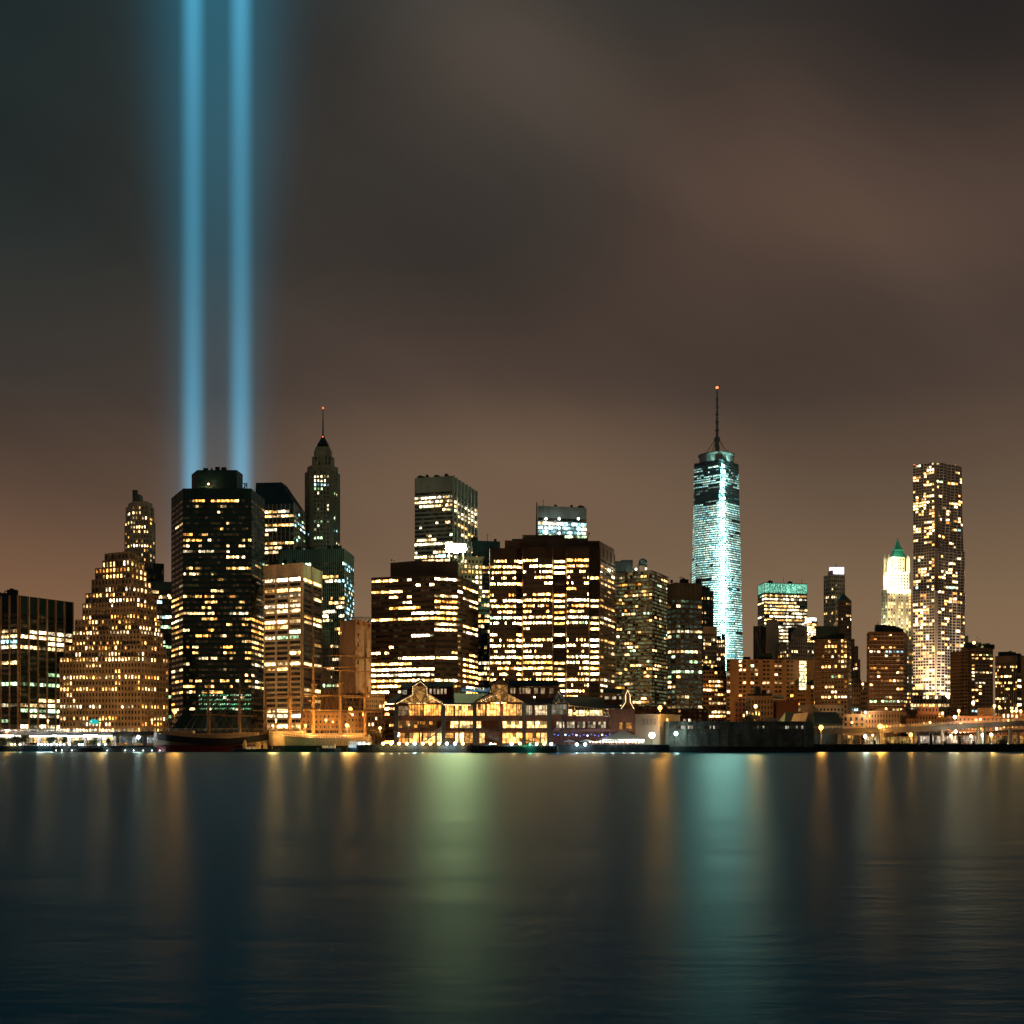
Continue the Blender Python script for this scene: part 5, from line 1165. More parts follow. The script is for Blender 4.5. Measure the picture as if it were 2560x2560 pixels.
        for P_, dx in ((A1, -.9), (B1, .9)):
            a_, c_ = ov(P_, dx, -.5), ov(AP, 0, .15); m.quad(a_, c_, (c_[0], c_[1] + D + 1.8, c_[2]), (a_[0], a_[1] + D + 1.8, a_[2])); m.quad(ov(P_, dx, -.5), ov(AP, 0, .15), ov(AP, 0, .75), ov(P_, dx, .1)); a2, c2 = ov(P_, dx, .1), ov(AP, 0, .75); m.quad(a2, c2, (c2[0], c2[1] + D + 1.8, c2[2]), (a2[0], a2[1] + D + 1.8, a2[2]))
        part('lantern_roof', m, RF)
    gable(990, 1110, 1757, 1033, 1067, 1733, 1716, 1051, 1702, 30, 1135)
    gable(1187, 1311, 1756, 1228, 1270, 1734, 1712, 1250, 1697, 36, 1395)
    # roof planes between and beside the gables; the long clerestories seen above them
    Yg = Y; m = MB(); q = lambda px, py, d: (X(px, Yg + d), Yg + d, Z(py, Yg + d))
    m.quad(q(1105, 1758, -1.5), q(1190, 1758, -1.5), q(1228, 1733, 22), q(1068, 1733, 22)); m.quad(q(1105, 1759.5, -1.5), q(1068, 1735, 22), q(1228, 1735, 22), q(1190, 1759.5, -1.5)); m.quad(q(1105, 1759.5, -1.5), q(1190, 1759.5, -1.5), q(1190, 1758, -1.5), q(1105, 1758, -1.5)); m.quad(q(1068, 1733, 22), q(1228, 1733, 22), q(1228, 1760, 40), q(1068, 1760, 40))
    m.quad(q(1308, 1760, -1.5), q(1384, 1760, -1.5), q(1388, 1733, 20), q(1268, 1733, 20)); m.quad(q(1308, 1761.5, -1.5), q(1384, 1761.5, -1.5), q(1384, 1760, -1.5), q(1308, 1760, -1.5)); m.quad(q(960, 1760, 2), q(994, 1758, 0), q(1034, 1733, 14), q(998, 1733, 22)); m.quad(q(1268, 1733, 20), q(1388, 1733, 20), q(1388, 1760, 40), q(1268, 1760, 40))
    part('roof', m, RF)
    def clerestory(px0, px1, ywt, ywb, yrt, yrb, d, wins, k, cc=AM2):
        m = MB(); Yc = Y + d; m.box(X(px0, Yc), X(px1, Yc), Yc, Yc + 10, Z(ywb + 12, Yc), Z(ywt, Yc)); part('clerestory_wall', m, BK)
        m = MB(); a_ = (X(px0 - 2, Yc), Yc - .8, Z(yrb, Yc)); b_ = (X(px1 + 2, Yc), Yc - .8, Z(yrb, Yc)); c_ = (X(px1 - 1, Yc), Yc + 5, Z(yrt, Yc)); d_ = (X(px0 + 1, Yc), Yc + 5, Z(yrt, Yc)); e_ = (b_[0], Yc + 11, b_[2]); f_ = (a_[0], Yc + 11, a_[2])
        m.quad(a_, b_, c_, d_); m.quad(d_, c_, e_, f_); m.poly([b_, e_, c_]); m.poly([f_, a_, d_]); m.quad(a_, f_, e_, b_); part('clerestory_roof', m, RF)
        for (w0, w1) in wins:
            g = MB(); kk = k * rg.uniform(.6, 1.3); g.quad((X(w0, Yc), Yc - .08, Z(ywb, Yc)), (X(w1, Yc), Yc - .08, Z(ywb, Yc)), (X(w1, Yc), Yc - .08, Z(ywt + 3, Yc)), (X(w0, Yc), Yc - .08, Z(ywt + 3, Yc)), 0, tuple(v * kk for v in cc)); part('window', g, GLASS_FINE)
    clerestory(1070, 1132, 1719, 1735, 1703, 1717, 10, ((1074, 1079), (1084, 1089), (1093, 1098), (1102, 1107), (1111, 1116)), .5, (1, .72, .42))
    clerestory(1272, 1396, 1717, 1734, 1699, 1714, 9, ((1276, 1281), (1284, 1288), (1298, 1303), (1307, 1311), (1314, 1326), (1335, 1345), (1352, 1362), (1374, 1384)), .32, (1, .66, .36))
    clerestory(1002, 1034, 1722, 1736, 1707, 1719, 9, ((1006, 1017),), .35, (.9, .85, .6))
    # blue skylight on the middle roof
    m = MB(); n = 9
    for i in range(n):
        for j in range(2):
            f0 = lambda u, v: (X(1155 + 70 * u + (1 - v) * -2, Y + 16 + 5 * v), Y + 16 + 5 * v - .3, Z(1734 - 10.5 * v, Y + 16 + 5 * v) + .6)
            u0, u1, v0, v1 = (i + .06) / n, (i + .94) / n, (j + .06) / 2, (j + .94) / 2; k = rg.uniform(.6, 1.1)
            m.quad(f0(u0, v0), f0(u1, v0), f0(u1, v1), f0(u0, v1), 0, (.05 * k, .17 * k, .26 * k))
    part('skylight', m, GLASS)
    # half-timbered dormer, awning wing, cupola wing at right
    Yd = Y - .5; m = MB(); h = lambda px, py, d=0: (X(px, Yd), Yd + d, Z(py, Yd)); m.poly([h(1379, 1758), h(1417, 1758), h(1409, 1742), h(1401, 1731), h(1394, 1731), h(1386, 1742)]); part('dormer_wall', m, LIME)
    m = MB()
    for a_, b_ in (((1377, 1760), (1387, 1741)), ((1387, 1741), (1397, 1722)), ((1397, 1722), (1408, 1741)), ((1408, 1741), (1421, 1762)), ((1378, 1760), (1419, 1760)), ((1391, 1757), (1397, 1738)), ((1397, 1738), (1404, 1757)), ((1391, 1757), (1386, 1744)), ((1404, 1757), (1410, 1744)), ((1378, 1760), (1378, 1788)), ((1419, 1760), (1419, 1788))): m.tube((X(a_[0], Yd - .3), Yd - .3, Z(a_[1], Yd)), (X(b_[0], Yd - .3), Yd - .3, Z(b_[1], Yd)), .22, n=4)
    part('dormer_timber', m, FR)
    m = MB(); m.quad(h(1376, 1761, -1), h(1397, 1721, -1), h(1397, 1721, 16), h(1376, 1761, 16)); m.quad(h(1397, 1721, -1), h(1422, 1763, -1), h(1422, 1763, 16), h(1397, 1721, 16)); m.quad(h(1412, 1760, 6), h(1560, 1772, 6), h(1548, 1738, 26), h(1400, 1734, 26)); m.quad(h(1400, 1734, 26), h(1548, 1738, 26), h(1560, 1772, 44), h(1400, 1772, 44)); part('roof', m, M('wing_roof', (.07, .05, .04), .7))
    m = MB()
    for i in range(13): a_ = h(1421 + i * 8., 1762 + i * .9, 5); b_ = h(1424 + i * 8.3, 1785 + i * .5, -2); m.tube(a_, b_, .12, n=4)
    for t in (0, .5, 1): m.tube(h(1421 + 2 * t, 1762 + 23 * t, 5 - 7 * t), h(1520 + 4 * t, 1773 + 18 * t, 5 - 7 * t), .12, n=4)
    part('awning_frame', m, M('awning_metal', (.45, .35, .25), .5))
    for a_, b_, k in ((1421, 1430, 1.5), (1440, 1469, 2.0), (1474, 1506, 1.9)):
        bay(a_, b_, 1775, 1790, Y + 2.5, (1, .72, .3), k, max(1, int((b_ - a_) / 6)), 1, 0, True, .3)
    for px in (1426, 1454, 1490): point(r, (X(px, Y + .6), Y + .6, Z(1779, Y)), 1500, (1, .72, .34), .4)
    m = MB(); m.box(X(1522, Y), X(1588, Y), Y + 1, Y + 30, zf, Z(1772, Y)); part('wing_wall', m, BK)
    clerestory(1510, 1556, 1738, 1748, 1720, 1732, 14, ((1512, 1523), (1530, 1540), (1548, 1553)), .55, (1, .78, .5))
    m = MB(); Yk = Y + 6; hk = lambda px, py, d=0: (X(px, Yk), Yk + d, Z(py, Yk)); m.poly([hk(1553, 1773), hk(1586, 1773), hk(1576, 1757), hk(1574, 1736), hk(1569, 1724), hk(1564, 1736), hk(1562, 1757)]); m.quad(hk(1586, 1773), hk(1586, 1773, 20), hk(1576, 1757, 20), hk(1576, 1757)); m.quad(hk(1576, 1757), hk(1576, 1757, 20), hk(1574, 1736, 20), hk(1574, 1736)); m.quad(hk(1574, 1736), hk(1574, 1736, 20), hk(1569, 1724, 20), hk(1569, 1724)); m.quad(hk(1564, 1736, 20), hk(1564, 1736), hk(1569, 1724), hk(1569, 1724, 20)); part('cupola', m, M('cupola_brown', (.16, .09, .06)))
    bay(1548, 1580, 1806, 1822, Y + .9, AM, .22, 4, 1, .3)
    # stairs down to the quay
    for (xa, ya, xb, yb) in ((1104, 1823, 1050, 1857), (1202, 1823, 1256, 1857)):
        m = MB(); n = 16
        for i in range(n):
            t0, t1 = i / n, (i + 1) / n; x0, x1 = sorted((X(xa + (xb - xa) * t0, Y - 3), X(xa + (xb - xa) * t1, Y - 3))); z = Z(ya + (yb - ya) * t1, Y - 3); m.box(x0, x1, Y - 4.2, Y - 2.2, z - .6, z + .05)
        o = part('staircase', m, STEEL); g = MB()
        for dz in (1.0, .5): g.tube((X(xa, Y - 3), Y - 4.25, Z(ya, Y - 3) + dz), (X(xb, Y - 3), Y - 4.25, Z(yb, Y - 3) + dz), .08, n=4)
        part('handrail', g, STEEL, o)
    # strings of bulbs outlining the roof edges
    def bulbs(pts, Yb, step=2.6, rad=.15, nm='light_string', label=None):
        m = MB(); w = MB()
        for (a_, ya), (b_, yb) in zip(pts, pts[1:]):
            n = max(1, int(math.hypot(b_ - a_, yb - ya) / step)); w.tube((X(a_, Yb), Yb, Z(ya, Yb)), (X(b_, Yb), Yb, Z(yb, Yb)), .04, n=3)
            for i in range(n): t = i / n; m.ball((X(a_ + (b_ - a_) * t, Yb), Yb - .1, Z(ya + (yb - ya) * t, Yb) - .15), rad * rg.uniform(.6, 1.2), 6)
        t = thing(nm, label, 'light string', (X(pts[0][0], Yb), Yb, Z(pts[0][1], Yb)), 'strings of bulbs on the pavilion'); m.build('bulb', mat_glow('bulb_amber', (1, .66, .3), 3.2), t)['kind'] = 'stuff'; w.build('cord', BLACK, t)
    bulbs([(992, 1758), (1032, 1736), (1032, 1716), (1051, 1703), (1067, 1717), (1068, 1738), (1109, 1760)], Y - 2.6, 3.4, label='string of amber bulbs outlining the left gable of the pavilion')
    bulbs([(1110, 1761), (1178, 1762)], Y - 2.6, 1.6, label='string of amber bulbs along the eave between the two gables')
    bulbs([(1204, 1752), (1228, 1740), (1246, 1737)], Y - 2.6, 4.5, label='short string of bulbs on the left slope of the right gable')
    bulbs([(1510, 1772), (1552, 1772), (1564, 1755), (1564, 1736), (1569, 1725), (1575, 1737), (1576, 1755), (1586, 1773)], Y + 5, 2.0, label='bright string of bulbs outlining the narrow cupola and its eave')
pavilion()
# ------------------------------------------------------------------ ships
def hull_mesh(px0, px1, Y, zl, zh, beam, bow=1, stern=.75, flare=.25):
    """side strips of a hull between two height functions of t (0 = left end, 1 = right end)"""
    m = MB(); n = 22; L = []
    for i in range(n + 1):
        t = i / n; e = min(1, (t / .16)) ** .6 if t < .16 else (min(1, (1 - t) / .2) ** .7 if t > .8 else 1)
        x = X(px0 + (px1 - px0) * t, Y); hb = beam * max(.05, e); z0, z1 = zl(t), zh(t)
        L.append((x, Y, hb * (1 - flare * .5), hb, z0, z1))
    for a, b_ in zip(L, L[1:]):
        m.quad((a[0], Y - a[2], a[4]), (b_[0], Y - b_[2], b_[4]), (b_[0], Y - b_[3], b_[5]), (a[0], Y - a[3], a[5]))
        m.quad((b_[0], Y + b_[2], b_[4]), (a[0], Y + a[2], a[4]), (a[0], Y + a[3], a[5]), (b_[0], Y + b_[3], b_[5]))
        m.quad((a[0], Y - a[3], a[5]), (b_[0], Y - b_[3], b_[5]), (b_[0], Y + b_[3], b_[5]), (a[0], Y + a[3], a[5]))
    for q in (L[0], L[-1]): m.quad((q[0], Y - q[2], q[4]), (q[0], Y - q[3], q[5]), (q[0], Y + q[3], q[5]), (q[0], Y + q[2], q[4]))
    return m
SPAR = M('spar_paint', (.42, .23, .09), .7); SPAR_D = M('spar_dark', (.16, .10, .06), .7); HBLK = M('hull_black', (.02, .022, .024), .5); HTAN = M('hull_tan', (.26, .19, .13), .6); HRED = M('hull_red', (.10, .012, .014), .6); HWHT = M('hull_cream', (.45, .34, .2), .7)
def tall_ship(label, px0, px1, Y, sheer, masts, bands, spar, beam=7, sprit=None, rails=None):
    r = thing('tall_ship', label, 'sailing ship', (X((px0 + px1) / 2, Y), Y, 0))
    for nm, m_, zl, zh, bm in bands: hull_mesh(px0, px1, Y, zl, zh, bm).build(nm, m_, r)
    rg_ = MB()
    for (px, yt, yards) in masts:
        x = X(px, Y); zb = sheer((px - px0) / (px1 - px0)); zt = Z(yt, Y); h = zt - zb; m = MB()
        m.tube((x, Y, zb - .3), (x, Y, zb + h * .5), .75, .6, 8); m.tube((x, Y - .1, zb + h * .45), (x, Y - .1, zb + h * .8), .5, .4, 8); m.tube((x, Y, zb + h * .77), (x, Y, zt), .34, .18, 6)
        m.box(x - 1.1, x + 1.1, Y - .9, Y + .9, zb + h * .46, zb + h * .475)
        mo = m.build('mast', spar, r)
        for (yy, hw) in yards:
            q = MB(); z = Z(yy, Y); q.tube((x - hw / F * Y, Y - .9, z), (x, Y - .9, z + .1), .18, .32, 6); q.tube((x, Y - .9, z + .1), (x + hw / F * Y, Y - .9, z), .32, .18, 6)
            o = q.build('yard', spar, None, tuple(r.location)); o.location = (0, 0, 0); o.parent = mo
        for dx in (-5.5, -4, 4, 5.5):
            for dy in (-beam * .8, beam * .8): rg_.tube((x + dx, Y + dy, zb + .2), (x + dx * .1, Y + dy * .1, zb + h * .47), .045, n=3, caps=False)
            rg_.tube((x + dx * 2.2, Y, zb + .4), (x, Y, zb + h * .8), .045, n=3, caps=False)
        rg_.tube((x + 16 * (1 if px < (px0 + px1) / 2 else -1), Y, zb + 1), (x, Y, zb + h * .78), .05, n=3, caps=False)
    rg_.build('rigging', spar, r)
    dk = MB()
    for px, w in ((px0 + (px1 - px0) * .22, 6), (px0 + (px1 - px0) * .52, 8), (px0 + (px1 - px0) * .8, 5)):
        z = sheer((px - px0) / (px1 - px0)); dk.box(X(px, Y) - w, X(px, Y) + w, Y - 2, Y + 2, z - .5, z + 2.0)
    dk.build('deckhouse', HTAN, r)
    rl = MB(); n = 40
    for i in range(n):
        t0, t1 = .02 + .96 * i / n, .02 + .96 * (i + 1) / n; e = lambda t: Y - beam * max(.05, min(1, t / .16) ** .6 if t < .16 else (min(1, (1 - t) / .2) ** .7 if t > .8 else 1))
        a_, b_ = (X(px0 + (px1 - px0) * t0, Y), e(t0), sheer(t0) + 1.), (X(px0 + (px1 - px0) * t1, Y), e(t1), sheer(t1) + 1.); rl.tube(a_, b_, .07, n=3, caps=False); rl.tube(a_, (a_[0], a_[1], a_[2] - 1), .06, n=3, caps=False)
    rl.build('railing', rails or spar, r)
    if sprit: m = MB(); m.tube((X(sprit[0], Y), Y, Z(sprit[1], Y)), (X(sprit[2], Y), Y, Z(sprit[3], Y)), .4, .15, 6); m.build('bowsprit', spar, r)
    return r
Y = 535
sh = lambda t: Z(1830, Y) + (Z(1846, Y) - Z(1830, Y)) * (1 - (2 * abs(t - .62)) ** 2 * .65) if t < .62 else Z(1846, Y) + (t - .62) ** 2 * 14
tall_ship('black-hulled tall ship with tan band and dark red waterline in front of the black tower', 385, 672, Y, sh,
          [(522, 1708, [(1787, 45), (1755, 34), (1730, 24)]), (599, 1686, [(1790, 45), (1752, 36), (1722, 26)]), (664, 1698, [(1776, 30)])],
          [('hull_bottom', HRED, lambda t: -1., lambda t: Z(1863, Y), 6.6), ('hull_band', HTAN, lambda t: Z(1863, Y) + .02, lambda t: sh(t) - 2.6, 6.9), ('hull', HBLK, lambda t: sh(t) - 2.58, lambda t: sh(t), 7.2)], SPAR_D, 7, (640, 1846, 676, 1821))
Y = 530
sh2 = lambda t: Z(1846, Y) + (t - .62) ** 2 * 6 + (.6 if t < .1 else 0)
tall_ship('square-rigged tall ship with four amber lit masts right of the beige grid block', 672, 930, Y, sh2,
          [(725.5, 1622, [(1740, 40), (1776, 30)]), (783.5, 1560, [(1669, 44), (1739, 58), (1776, 60)]), (850.6, 1550, [(1640, 36), (1668, 44), (1676, 34), (1740, 52), (1777, 55)]), (912.7, 1575, [(1646, 30), (1680, 44), (1744, 50), (1780, 44)])],
          [('hull_bottom', HBLK, lambda t: -1., lambda t: Z(1864, Y), 6.6), ('hull', HWHT, lambda t: Z(1864, Y) + .02, lambda t: sh2(t), 7.)], SPAR, 7, None, M('rail_cream', (.6, .48, .3), .6))
def schooner():
    Y = 488; r = thing('schooner', 'low dark schooner with two thin masts moored in front of the pavilion', 'sailing ship', (X(1280, Y), Y, 0))
    s = lambda t: Z(1867, Y) + (1 - t) ** 3 * .7 + t ** 4 * .3
    hull_mesh(1166, 1392, Y, lambda t: -.6 + max(0, .12 - t) * 12, s, 3.2).build('hull', HBLK, r)
    for px, yt in ((1254, 1698), (1337, 1742)):
        m = MB(); m.tube((X(px + 1.5, Y), Y, 1.5), (X(px - 1, Y), Y, Z(yt, Y)), .22, .1, 6); o = m.build('mast', SPAR_D, r)
        m = MB(); m.tube((X(px - (42 if px < 1300 else 30), Y), Y, Z(1849, Y)), (X(px, Y), Y, Z(1855, Y)), .32, .25, 6); q = m.build('boom', SPAR_D, None, tuple(r.location)); q.location = (0, 0, 0); q.parent = o
    m = MB()
    for a_, b_ in (((1166, 1864), (1253, 1702)), ((1388, 1866), (1336, 1745)), ((1253, 1702), (1336, 1745)), ((1275, 1866), (1254, 1740)), ((1236, 1866), (1254, 1740)), ((1352, 1866), (1336.5, 1775)), ((1320, 1866), (1336.5, 1775))): m.tube((X(a_[0], Y), Y, Z(a_[1], Y)), (X(b_[0], Y), Y, Z(b_[1], Y)), .04, n=3, caps=False)
    m.build('rigging', SPAR_D, r)
    m = MB(); m.box(X(1222, Y), X(1250, Y), Y - 1.3, Y + 1.3, 2, Z(1861, Y)); m.box(X(1290, Y), X(1325, Y), Y - 1.3, Y + 1.3, 2, Z(1862, Y)); m.build('cabin', HTAN, r)
    m = MB()
    for i in range(28): x = X(1180 + i * 7.5, Y); m.tube((x, Y - 2.9, 1.5), (x, Y - 2.9, Z(1863, Y)), .04, n=3)
    m.tube((X(1180, Y), Y - 2.9, Z(1863, Y)), (X(1384, Y), Y - 2.9, Z(1863, Y)), .04, n=3); m.build('railing', WHITE, r)
schooner()
def workboat(label, px0, px1, Y, top, cab, hullm, seed):
    r = thing('moored_boat', label, 'boat', (X((px0 + px1) / 2, Y), Y, 0)); s = lambda t: top + (2 * t - 1) ** 2 * .4
    hull_mesh(px0, px1, Y, lambda t: -.5, s, 3).build('hull', hullm, r)
    for a_, b_, zt in cab:
        m = MB(); m.box(X(a_, Y), X(b_, Y), Y - 1.6, Y + 1.6, top - .3, zt); o = m.build('cabin', WHITE if hullm is not HBLK else HTAN, r)
        g = MB(); n = max(2, int((b_ - a_) / 5))
        for i in range(n): u0, u1 = a_ + (b_ - a_) * (i + .2) / n, a_ + (b_ - a_) * (i + .8) / n; g.quad((X(u0, Y), Y - 1.65, zt - 1.2), (X(u1, Y), Y - 1.65, zt - 1.2), (X(u1, Y), Y - 1.65, zt - .4), (X(u0, Y), Y - 1.65, zt - .4), 0, (.5, .34, .14))
        q = g.build('window', GLASS_FINE, None, tuple(r.location)); q.location = (0, 0, 0); q.parent = o
    return r
workboat('long low dark barge moored along the quay at the left', 132, 402, 534, 1.7, [], HBLK, 1)
workboat('small launch with amber lit cabin moored left of the white bow lights', 792, 852, 520, 1.3, [(806, 838, 2.9)], HBLK, 2)
workboat('dark blue ferry with rounded roof moored beside the left end of the pavilion pier', 866, 932, 520, 1.6, [(872, 928, 4.2)], M('boat_blue', (.02, .04, .06), .4), 3)
workboat('low black work float with stacked gear in front of the tall ship hull', 578, 700, 522, 1.2, [(618, 640, 2.4)], HBLK, 4)
# gear on the float: amber lit stacked crates
rg = random.Random(21)
for i, (px, w, h) in enumerate(((612, 8, 2.9), (646, 12, 2.2), (664, 10, 1.8), (684, 7, 1.4))):
    Y = 528; m = MB(); x = X(px, Y); w_ = w / 2 / F * Y
    for k in range(3): m.box(x - w_ + k * .06, x + w_ - k * .06, Y - 1.2, Y + 1., 1.3 + k * h / 3, 1.3 + (k + 1) * h / 3 - .08)
    m.box(x - w_ * .5, x + w_ * .4, Y - .8, Y + .6, 1.3 + h, 1.3 + h + .5)
    tag(m.build('gear_stack', M('gear_tan', (.5, .38, .22)), None, (x, Y, 1.3)), ORD[i] + ' from left of the tan gear stacks on the work float', 'gear stack', 'gear stacks on the float')

# helicopter over the landing pad
r = thing('helicopter', 'teal lit helicopter hovering in front of the stepped brick tower', 'helicopter', (X(234, 600), 600, Z(1808, 600))); x, Y, z = X(234, 600), 600, Z(1804, 600)
m = MB(); m.ball((x, Y, z), 1.9, 12, 0, .62); m.ball((x + .9, Y, z - .1), 1.6, 12, 0, .6); m.build('cabin', mat_glow('cabin_teal', (.03, .55, .48), .9), r)
m = MB(); m.tube((x + 1.6, Y, z + .2), (x + 7, Y, z + .6), .45, .16, 8); m.box(x + 6.6, x + 7.2, Y - .06, Y + .06, z + .3, z + 1.8); m.build('tail_boom', GRY, r)
m = MB(); m.tube((x, Y, z + 1.1), (x, Y, z + 1.8), .15, n=6); m.box(x - 5.6, x + 5.6, Y - .18, Y + .18, z + 1.8, z + 1.88); m.box(x - .18, x + .18, Y - 5.6, Y + 5.6, z + 1.89, z + 1.95); m.build('rotor', STEEL, r)
m = MB(); 
for dy in (-.9, .9): m.tube((x - 1.8, Y + dy, z - 1.7), (x + 2, Y + dy, z - 1.7), .08, n=4); m.tube((x - .8, Y + dy, z - 1.7), (x - .8, Y + dy * .6, z - .9), .06, n=4); m.tube((x + 1, Y + dy, z - 1.7), (x + 1, Y + dy * .6, z - .9), .06, n=4)
m.build('skid', STEEL, r); m = MB(); m.ball((x - .4, Y - 1.55, z), .3, 6); m.build('landing_light', mat_glow('teal_lamp', (.5, 1, .9), 6), r)

# ------------------------------------------------------------------ tents, parasols, lanterns by the pavilion
TENT = M('tent_canvas', (.62, .66, .62), .8, .08)
def tent(label, px0, px1, yap, ye, yb, Y, D, posts=4, cat='tent', power=0, name='party_tent'):
    x0, x1 = X(px0, Y), X(px1, Y); r = thing(name, label, cat, ((x0 + x1) / 2, Y + D / 2, Z(yb, Y))); m = MB(); xa = (x0 + x1) / 2; ya = Y + D / 2; ze, zt = Z(ye, Y), Z(yap, Y)
    c = [(x0, Y, ze), (x1, Y, ze), (x1, Y + D, ze), (x0, Y + D, ze)]; w = (x1 - x0) * .06
    t = [(xa - w, ya - .3, zt), (xa + w, ya - .3, zt), (xa + w, ya + .3, zt), (xa - w, ya + .3, zt)]
    for i in range(4): j = (i + 1) % 4; m.quad(c[i], c[j], t[j], t[i]); v = .55; m.quad((c[i][0], c[i][1], ze - v), (c[j][0], c[j][1], ze - v), c[j], c[i])
    m.poly(t); m.build('canopy', TENT, r)
    for i in range(posts):
        for yy in (Y + .1, Y + D - .1): q = MB(); x = x0 + .15 + (x1 - x0 - .3) * i / max(1, posts - 1); q.tube((x, yy, Z(yb, Y)), (x, yy, ze - .5), .08, n=5); q.build('pole', WHITE, r)
    if power: point(r, (xa, ya, ze - .6), power, (.9, 1, .88), .4)
    return r
tent('large pale party tent with hipped roof near the right end of the pavilion pier', 1507, 1611, 1827, 1848, 1861, 500.5, 12, 6, power=9000)
for i, (a_, b_, t_) in enumerate(((1448, 1486, 1848), (1492, 1512, 1850), (1520, 1564, 1850), (1408, 1438, 1849))):
    r = thing('parasol', ('broad pale parasol left of the large tent', 'narrow pale parasol tight against the left edge of the large tent', 'wide pale parasol under the front of the large tent', 'grey folded-edge parasol farthest left of the large tent')[i], 'parasol', (X((a_ + b_) / 2, 500), 500.2, Z(1861.5, 500)))
    m = MB(); xm = X((a_ + b_) / 2, 500); rr = (X(b_, 500) - X(a_, 500)) / 2; m.frustum(ring(rr, 10, xm, 500.2), Z(1854, 500), ring(.15, 10, xm, 500.2), Z(t_, 500)); m.build('canopy', TENT, r); m = MB(); m.tube((xm, 500.2, Z(1861.5, 500)), (xm, 500.2, Z(t_, 500)), .06, n=5); m.build('pole', WHITE, r)
rg = random.Random(31)
for i in range(17):                                                   # tables with lit tops at the quay edge
    px = 1475 + i * 8.2; Y = 499.6; x = X(px, Y); z = Z(1861.5, 499); r = thing('lit_table', ORD[i] + ' from left of the white lit quay tables by the tent', 'table', (x, Y, z), 'lit tables by the tent')
    m = MB(); m.box(x - .45, x + .45, Y - .3, Y + .3, z + .75, z + .8); m.build('tabletop', WHITE, r); m = MB(); m.tube((x, Y, z), (x, Y, z + .75), .06, n=5); m.build('leg', STEEL, r)
    m = MB(); m.ball((x, Y, z + 1.0), .26 * rg.uniform(.8, 1.25), 6); m.build('lamp', mat_glow('table_lamp_%d' % (i % 2), ((1, .96, .8), (1, .82, .5))[i % 2], 16), r)
    if i % 3 == 1: point(r, (x, Y - .7, z + 1.2), 900, (1, .97, .85), .3)
for i in range(16):                                                   # blue lanterns under the middle floor at right
    px = 1386 + i * 9.2; Y = 503.6; x, z = X(px, Y), Z(1836 + (i * 7 % 5), Y); r = thing('lantern', ORD[i] + ' from left of the blue white lanterns under the right pavilion wing', 'lantern', (x, Y, z), 'blue lanterns under the right wing')
    big = i in (3, 6, 9, 13); m = MB(); m.ball((x, Y, z), .34 if big else .2, 6); m.build('globe', mat_glow('lantern_white' if big else 'lantern_blue', (.75, .86, 1) if big else (.12, .25, 1), 4 if big else 2.5), r); m = MB(); m.tube((x, Y, z + .2), (x, Y, Z(1829, Y)), .03, n=3); m.build('cord', BLACK, r)
    if i % 4 == 1: point(r, (x, Y - .5, z), 420, (.25, .45, 1), .3)
r = thing('lamp_cluster', 'blue white lamps on a short post under the left gable of the pavilion', 'lamp', (X(997, 503), 503, Z(1861, 503))); m = MB(); [m.ball((X(997 + d, 503), 502.5, Z(1833 + e, 503)), .35, 6) for d, e in ((0, 0), (1, 4), (-1, 7))]; m.build('globe', mat_glow('lantern_white', (.75, .86, 1), 4), r); m = MB(); m.tube((X(997, 503), 503, Z(1861, 503)), (X(997, 503), 503, Z(1832, 503)), .1, n=5); m.build('post', BLACK, r)

# ------------------------------------------------------------------ lamps
AMB, AMB2, COLD, WARMW = (1, .42, .07), (1, .54, .15), (.80, 1, .92), (1, .82, .52)
def lamp(label, px, py, Y, col, power, rad=.45, zb=2.5, name='street_lamp', strength=9, pole=True, group=None, cat='street lamp', soft=.5, arm=0, dy=0.):
    x, z = X(px, Y), Z(py, Y); r = thing(name, label, cat, (x + arm, Y, zb if pole else z), group)
    if pole:
        m = MB(); m.tube((x + arm, Y + .1, zb), (x + arm, Y + .1, z + rad * .6), .14, .08, 6)
        if arm: m.tube((x + arm, Y + .1, z + rad * .6), (x, Y + .05, z + rad * 1.05), .07, n=5)
        m.build('pole', STEEL, r)
    m = MB(); m.box(x - rad * .7, x + rad * .7, Y - rad * .5, Y + rad * .9, z + rad * 1.0, z + rad * 1.35); m.build('hood', BLACK, r)
    m = MB(); m.ball((x, Y, z), rad, 10); m.build('globe', mat_glow('lamp_%d_%d_%d_%d' % (col[0] * 20, col[1] * 20, col[2] * 20, strength), col, strength), r)
    point(r, (x, Y - rad - .25 - dy, z - .1), power, col, soft); return r
